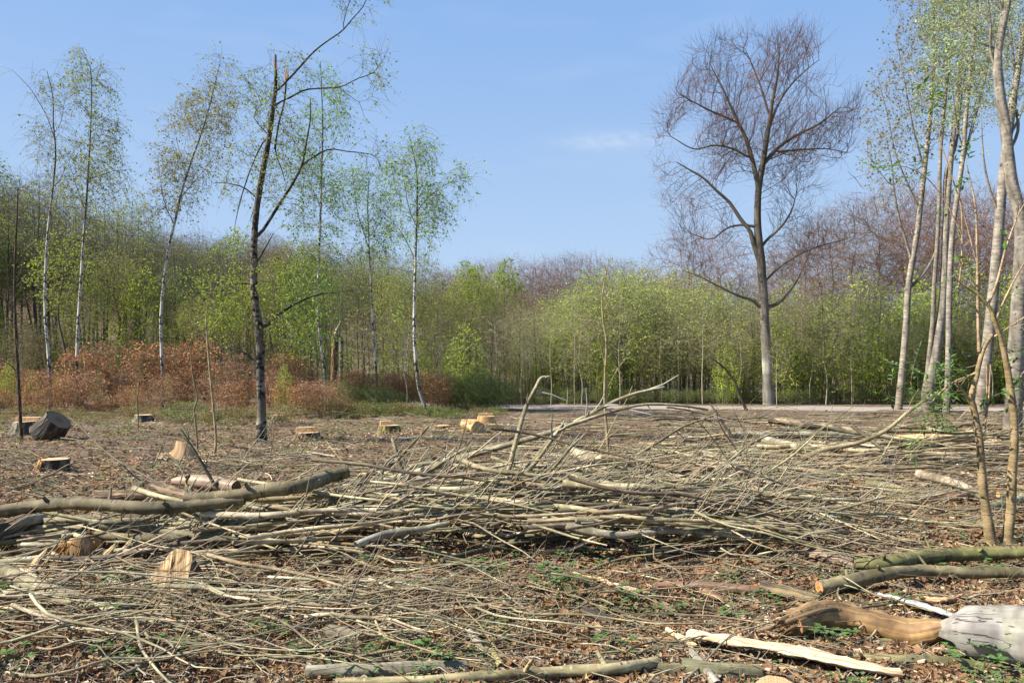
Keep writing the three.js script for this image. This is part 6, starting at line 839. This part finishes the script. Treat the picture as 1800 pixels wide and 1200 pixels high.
// ------------------------------------------------------------------ litter: leaves, twigs, straw, chips, sprouts
{
  const R = rng(555), e = new THREE.Euler(), q = new THREE.Quaternion(), m4 = new THREE.Matrix4(), col = new THREE.Color();
  const spot = (y0, y1, wide = 1) => { const d = H * F / (mix(y0, y1, R()) - HY), x = (R() * 2 - 1) * d * .92 * wide; return [x, -d]; };
  const scatter = (name, label, geo, material, n, place) => { const im = new THREE.InstancedMesh(geo, material, n); for (let i = 0; i < n; i++) { const o = place(i); e.set(o.rx || 0, o.ry || 0, o.rz || 0, 'YXZ'); q.setFromEuler(e); m4.compose(new V3(o.x, o.y, o.z), q, new V3(o.s, o.sy ?? o.s, o.sz ?? o.s)); im.setMatrixAt(i, m4); im.setColorAt(i, col.setRGB(...o.c)); } im.castShadow = im.receiveShadow = true; top(im, name); tag(im, label, null, null, 'stuff'); };
  // dry leaf, curled
  const leafGeo = (curl) => { const b = new MB(true), N = 4; const row = (t) => Math.sin(Math.PI * Math.pow(t, .8)) * .34; for (let i = 0; i <= N; i++) { const t = i / N, w = row(t) + .01; for (const s of [-1, 0, 1]) b.vert(t - .5, curl * (t - .5) * (t - .5) * 1.6 + Math.abs(s) * w * .55 * curl - .03, s * w * (1 - .2 * curl), 0, 1, 0, 0, 0, [1, 1, 1]); } for (let i = 0; i < N; i++) for (let s = 0; s < 2; s++) { const a = i * 3 + s; b.i.push(a, a + 1, a + 3, a + 1, a + 4, a + 3); } return b.geo(); };
  const pal = [[.22, .12, .056], [.15, .08, .038], [.27, .17, .09], [.085, .05, .028], [.38, .29, .18], [.26, .125, .04]];
  [.15, .5, .9, -.6].forEach((c, k) => scatter('leaf_litter', 'dry brown leaves covering the ground of the clearing', leafGeo(c), M.dry, 27000, () => { const [x, z] = spot(k ? 745 : 720, 1260), d = -z; return { x, z, y: gh(x, z) + .008 + .03 * R() * R(), ry: R() * 6.28, rx: (R() - .5) * 1.1, rz: (R() - .5) * 1.1, s: (.035 + .06 * R()) * (1 + d * .022), c: jitc(pal[Math.floor(R() * R() * 6)], R, .2) }; }));
  const stickGeo = (seed, n) => { const b = new MB(), r = rng(seed), P = []; for (let i = 0; i <= n; i++) P.push(new V3(i / n - .5, .03 * (r() - .5), .16 * (r() - .5) * Math.sin(i / n * 3))); b.twig(P, .011, .006, [1, 1, 1]); const e1 = P[2].clone().add(new V3(.16, .05 * r(), .1 * (r() > .5 ? 1 : -1))); b.twig([P[2], P[2].clone().lerp(e1, .5), e1], .006, .003, [1, 1, 1]); return b.geo(); };
  [1, 2, 3, 4].forEach((k) => scatter('twig_litter', 'small fallen twigs strewn over the leaf litter', stickGeo(k, 5), M.twig, 4400, () => { const [x, z] = spot(R() < .35 ? 735 : 728, R() < .35 ? 860 : 1260), d = -z, y = gh(x, z); return { x, z, y: y + .01 + .025 * R(), ry: (R() < .65 ? (R() - .5) * 1.3 : R() * 6.28) + (R() > .5 ? 3.14 : 0), rz: (R() - .5) * .22, rx: R() * 6, s: (.14 + .5 * R() * R()) * (1 + d * .025), sy: (.14 + .4 * R()) * (1 + d * .03), sz: .3 + .4 * R(), c: R() < .55 ? jitc([.29, .245, .17], R, .3) : R() < .6 ? jitc([.13, .09, .06], R, .25) : jitc([.34, .2, .085], R, .25) }; }));
  const strawGeo = (() => { const b = new MB(); b.twig([new V3(-.5, 0, 0), new V3(-.1, .02, .03), new V3(.5, 0, -.02)], .006, .004, [1, 1, 1]); return b.geo(); })();
  scatter('straw_litter', 'dry orange stalks lying in the litter of the foreground', strawGeo, M.twig, 6000, () => { const [x, z] = spot(880, 1300); return { x, z, y: gh(x, z) + .012 + .03 * R(), ry: R() * 6.28, rz: (R() - .5) * .4, s: .08 + .2 * R(), sy: .28, sz: .28, c: jitc(R() < .6 ? [.34, .18, .06] : [.42, .29, .14], R, .25) }; });
  const chipGeo = (() => { const g = new THREE.BoxGeometry(1, .22, .42, 1, 1, 1); const p = g.attributes.position; for (let i = 0; i < p.count; i++) p.setX(i, p.getX(i) * (p.getZ(i) > 0 ? .7 : 1)); g.setAttribute('color', new THREE.BufferAttribute(new Float32Array(p.count * 3).fill(1), 3)); return g; })();
  const focus = [[297, 1030], [140, 985], [60, 1010], [96, 835], [330, 805], [540, 778], [684, 765], [815, 755], [780, 758], [860, 748], [490, 742], [252, 748], [1216, 838], [1700, 775], [1400, 1150], [1400, 1110], [1690, 1100], [1550, 865], [330, 800], [550, 790]];
  scatter('wood_chips', 'pale wood chips and sawdust around the stumps and split logs', chipGeo, M.chip, 5200, (i) => { let x, z; if (i < 3600) { const f = lp(...focus[i % focus.length]), a = R() * 6.28, r = (.15 + .9 * R() * R()) * (1 + -f.z * .025); x = f.x + Math.cos(a) * r * 1.3; z = f.z + Math.sin(a) * r; } else [x, z] = spot(725, 1240); return { x, z, y: gh(x, z) + .02 + .03 * R(), ry: R() * 6.28, rx: R() - .5, rz: R() - .5, s: (.015 + .045 * R() * R()) * (1 + -z * .02), c: jitc(R() < .7 ? [.55, .42, .27] : [.46, .28, .13], R, .2) }; });
  // bark flakes, pinkish
  scatter('bark_flakes', 'curled flakes of pinkish bark scattered on the litter', leafGeo(1.3), M.dry, 2600, () => { const [x, z] = spot(735, 1240); return { x, z, y: gh(x, z) + .025 + .03 * R(), ry: R() * 6.28, rx: (R() - .5), rz: (R() - .5), s: .03 + .05 * R() * R(), sy: .05, sz: .05, c: jitc([.32, .23, .13], R, .2) }; });
  // green sprouts: mass in the back, clones of single plants in front
  const sprout = (seed, n, h, sz) => { const b = new MB(true), r = rng(seed); for (let i = 0; i < n; i++) { const a = r() * 6.28, q = Math.sqrt(r()) * .5, p = new V3(Math.cos(a) * q, h * (.2 + .8 * r()) * (1 - q * .7), Math.sin(a) * q), dd = new V3(Math.cos(a) + .6 * (r() - .5), .25 * (r() - .3), Math.sin(a) + .6 * (r() - .5)); b.leaf(p, dd, new V3(.3 * (r() - .5), 1, .3 * (r() - .5)), sz * (.6 + .7 * r()), sz * .6, [1, 1, 1]); } return b.geo(); };
  scatter('ground_cover', 'small green sprouts coming up through the litter', sprout(1, 16, .5, .3), M.leaf, 900, () => { let x, z; do { [x, z] = spot(722, 1250); } while (n2(x * .5 + 7, z * .5) < -.1 + .3 * R() || (z > -9 && R() < .55)); return { x, z, y: gh(x, z) + .01, ry: R() * 6.28, s: (.07 + .1 * R()) * (1 + -z * .02), c: jitc(-z > 12 ? [.17, .2, .035] : [.09, .17, .03], R, .25) }; });
  scatter('grass', 'sparse grass and low green at the back left of the clearing', sprout(3, 20, 1, .32), M.leaf, 300, () => { const d = mix(14, 29, Math.sqrt(R())), x = mix(-.72, -.02, R()) * d; return { x, z: -d, y: gh(x, -d) + .01, ry: R() * 6.28, s: .14 + .22 * R(), c: jitc(R() < .6 ? [.15, .18, .03] : [.26, .24, .09], R, .25) }; });
  const src = new THREE.Group(), hb = new MB(true), hs = new MB(), r = rng(9);
  for (let k = 0; k < 9; k++) { const a = r() * 6.28, len = .04 + .05 * r(), e1 = new V3(Math.cos(a) * len, .03 + .06 * r(), Math.sin(a) * len); hs.twig([new V3(0, 0, 0), e1.clone().multiplyScalar(.6), e1], .0016, .001, [.12, .16, .05]); for (let j = 0; j < 4; j++) { const b = a + (j - 1.5) * .8; hb.leaf(e1, new V3(Math.cos(b), .15 * r(), Math.sin(b)), new V3(.3 * (r() - .5), 1, .3 * (r() - .5)), .03 + .02 * r(), .02, jitc([.085, .18, .025], r, .3)); } }
  part(hs.geo(), M.twig, 'stem', src); part(hb.geo(), M.leaf, 'foliage', src);
  for (const [x, y, s] of [[975, 1032, 1.7], [990, 1040, 1.5], [965, 1042, 1.3], [855, 1015, 1.3], [868, 1022, 1.2], [818, 1008, 1.2], [758, 1050, 1.3], [745, 1040, 1], [805, 1070, 1], [790, 1030, 1], [735, 1180, 1.3], [760, 1180, 1.2], [668, 1162, 1], [466, 1130, 1.3], [475, 1122, 1], [200, 1032, 1.3], [212, 1030, 1], [188, 1100, 1.1], [20, 1058, 1.4], [290, 1155, 1], [190, 1165, 1], [8, 1180, 1.4], [530, 1160, 1], [1075, 1158, 1.2], [1085, 1080, 1], [1108, 1060, 1.2], [1120, 1065, 1], [1185, 1085, 1], [995, 990, 1.1], [1040, 985, 1.1], [1100, 960, 1.2], [1130, 965, 1.1], [1355, 1168, 1.2], [1405, 1125, 1.2], [1460, 1140, 1.3], [1480, 1135, 1], [1730, 1170, 1.7], [1745, 1165, 1.6], [1725, 1190, 1.4], [1680, 1022, 1.4], [1720, 1010, 1.2], [1745, 1018, 1.1], [1590, 1068, 1.3], [1290, 1098, 1.1], [1345, 1070, 1], [1800, 1160, 1.3], [650, 1000, 1], [545, 1000, 1], [1130, 990, 1], [1650, 870, 1]]) {
    const p = lp(x, y), o = src.clone(); o.position.set(p.x, p.y + .02, p.z); o.rotation.y = x; o.scale.setScalar(s * (.9 + .3 * R())); top(o, 'herb'); tag(o, 'small green herb, ' + (y > 1100 ? 'near the bottom edge' : y > 1020 ? 'in the foreground' : 'by the front of the brush pile') + (x < 400 ? ', at the left' : x < 700 ? ', left of the middle' : x < 1000 ? ', in the middle' : x < 1300 ? ', right of the middle' : ', at the right'), 'herb', 'herbs in the litter'); }
}

renderer.render(scene, camera);
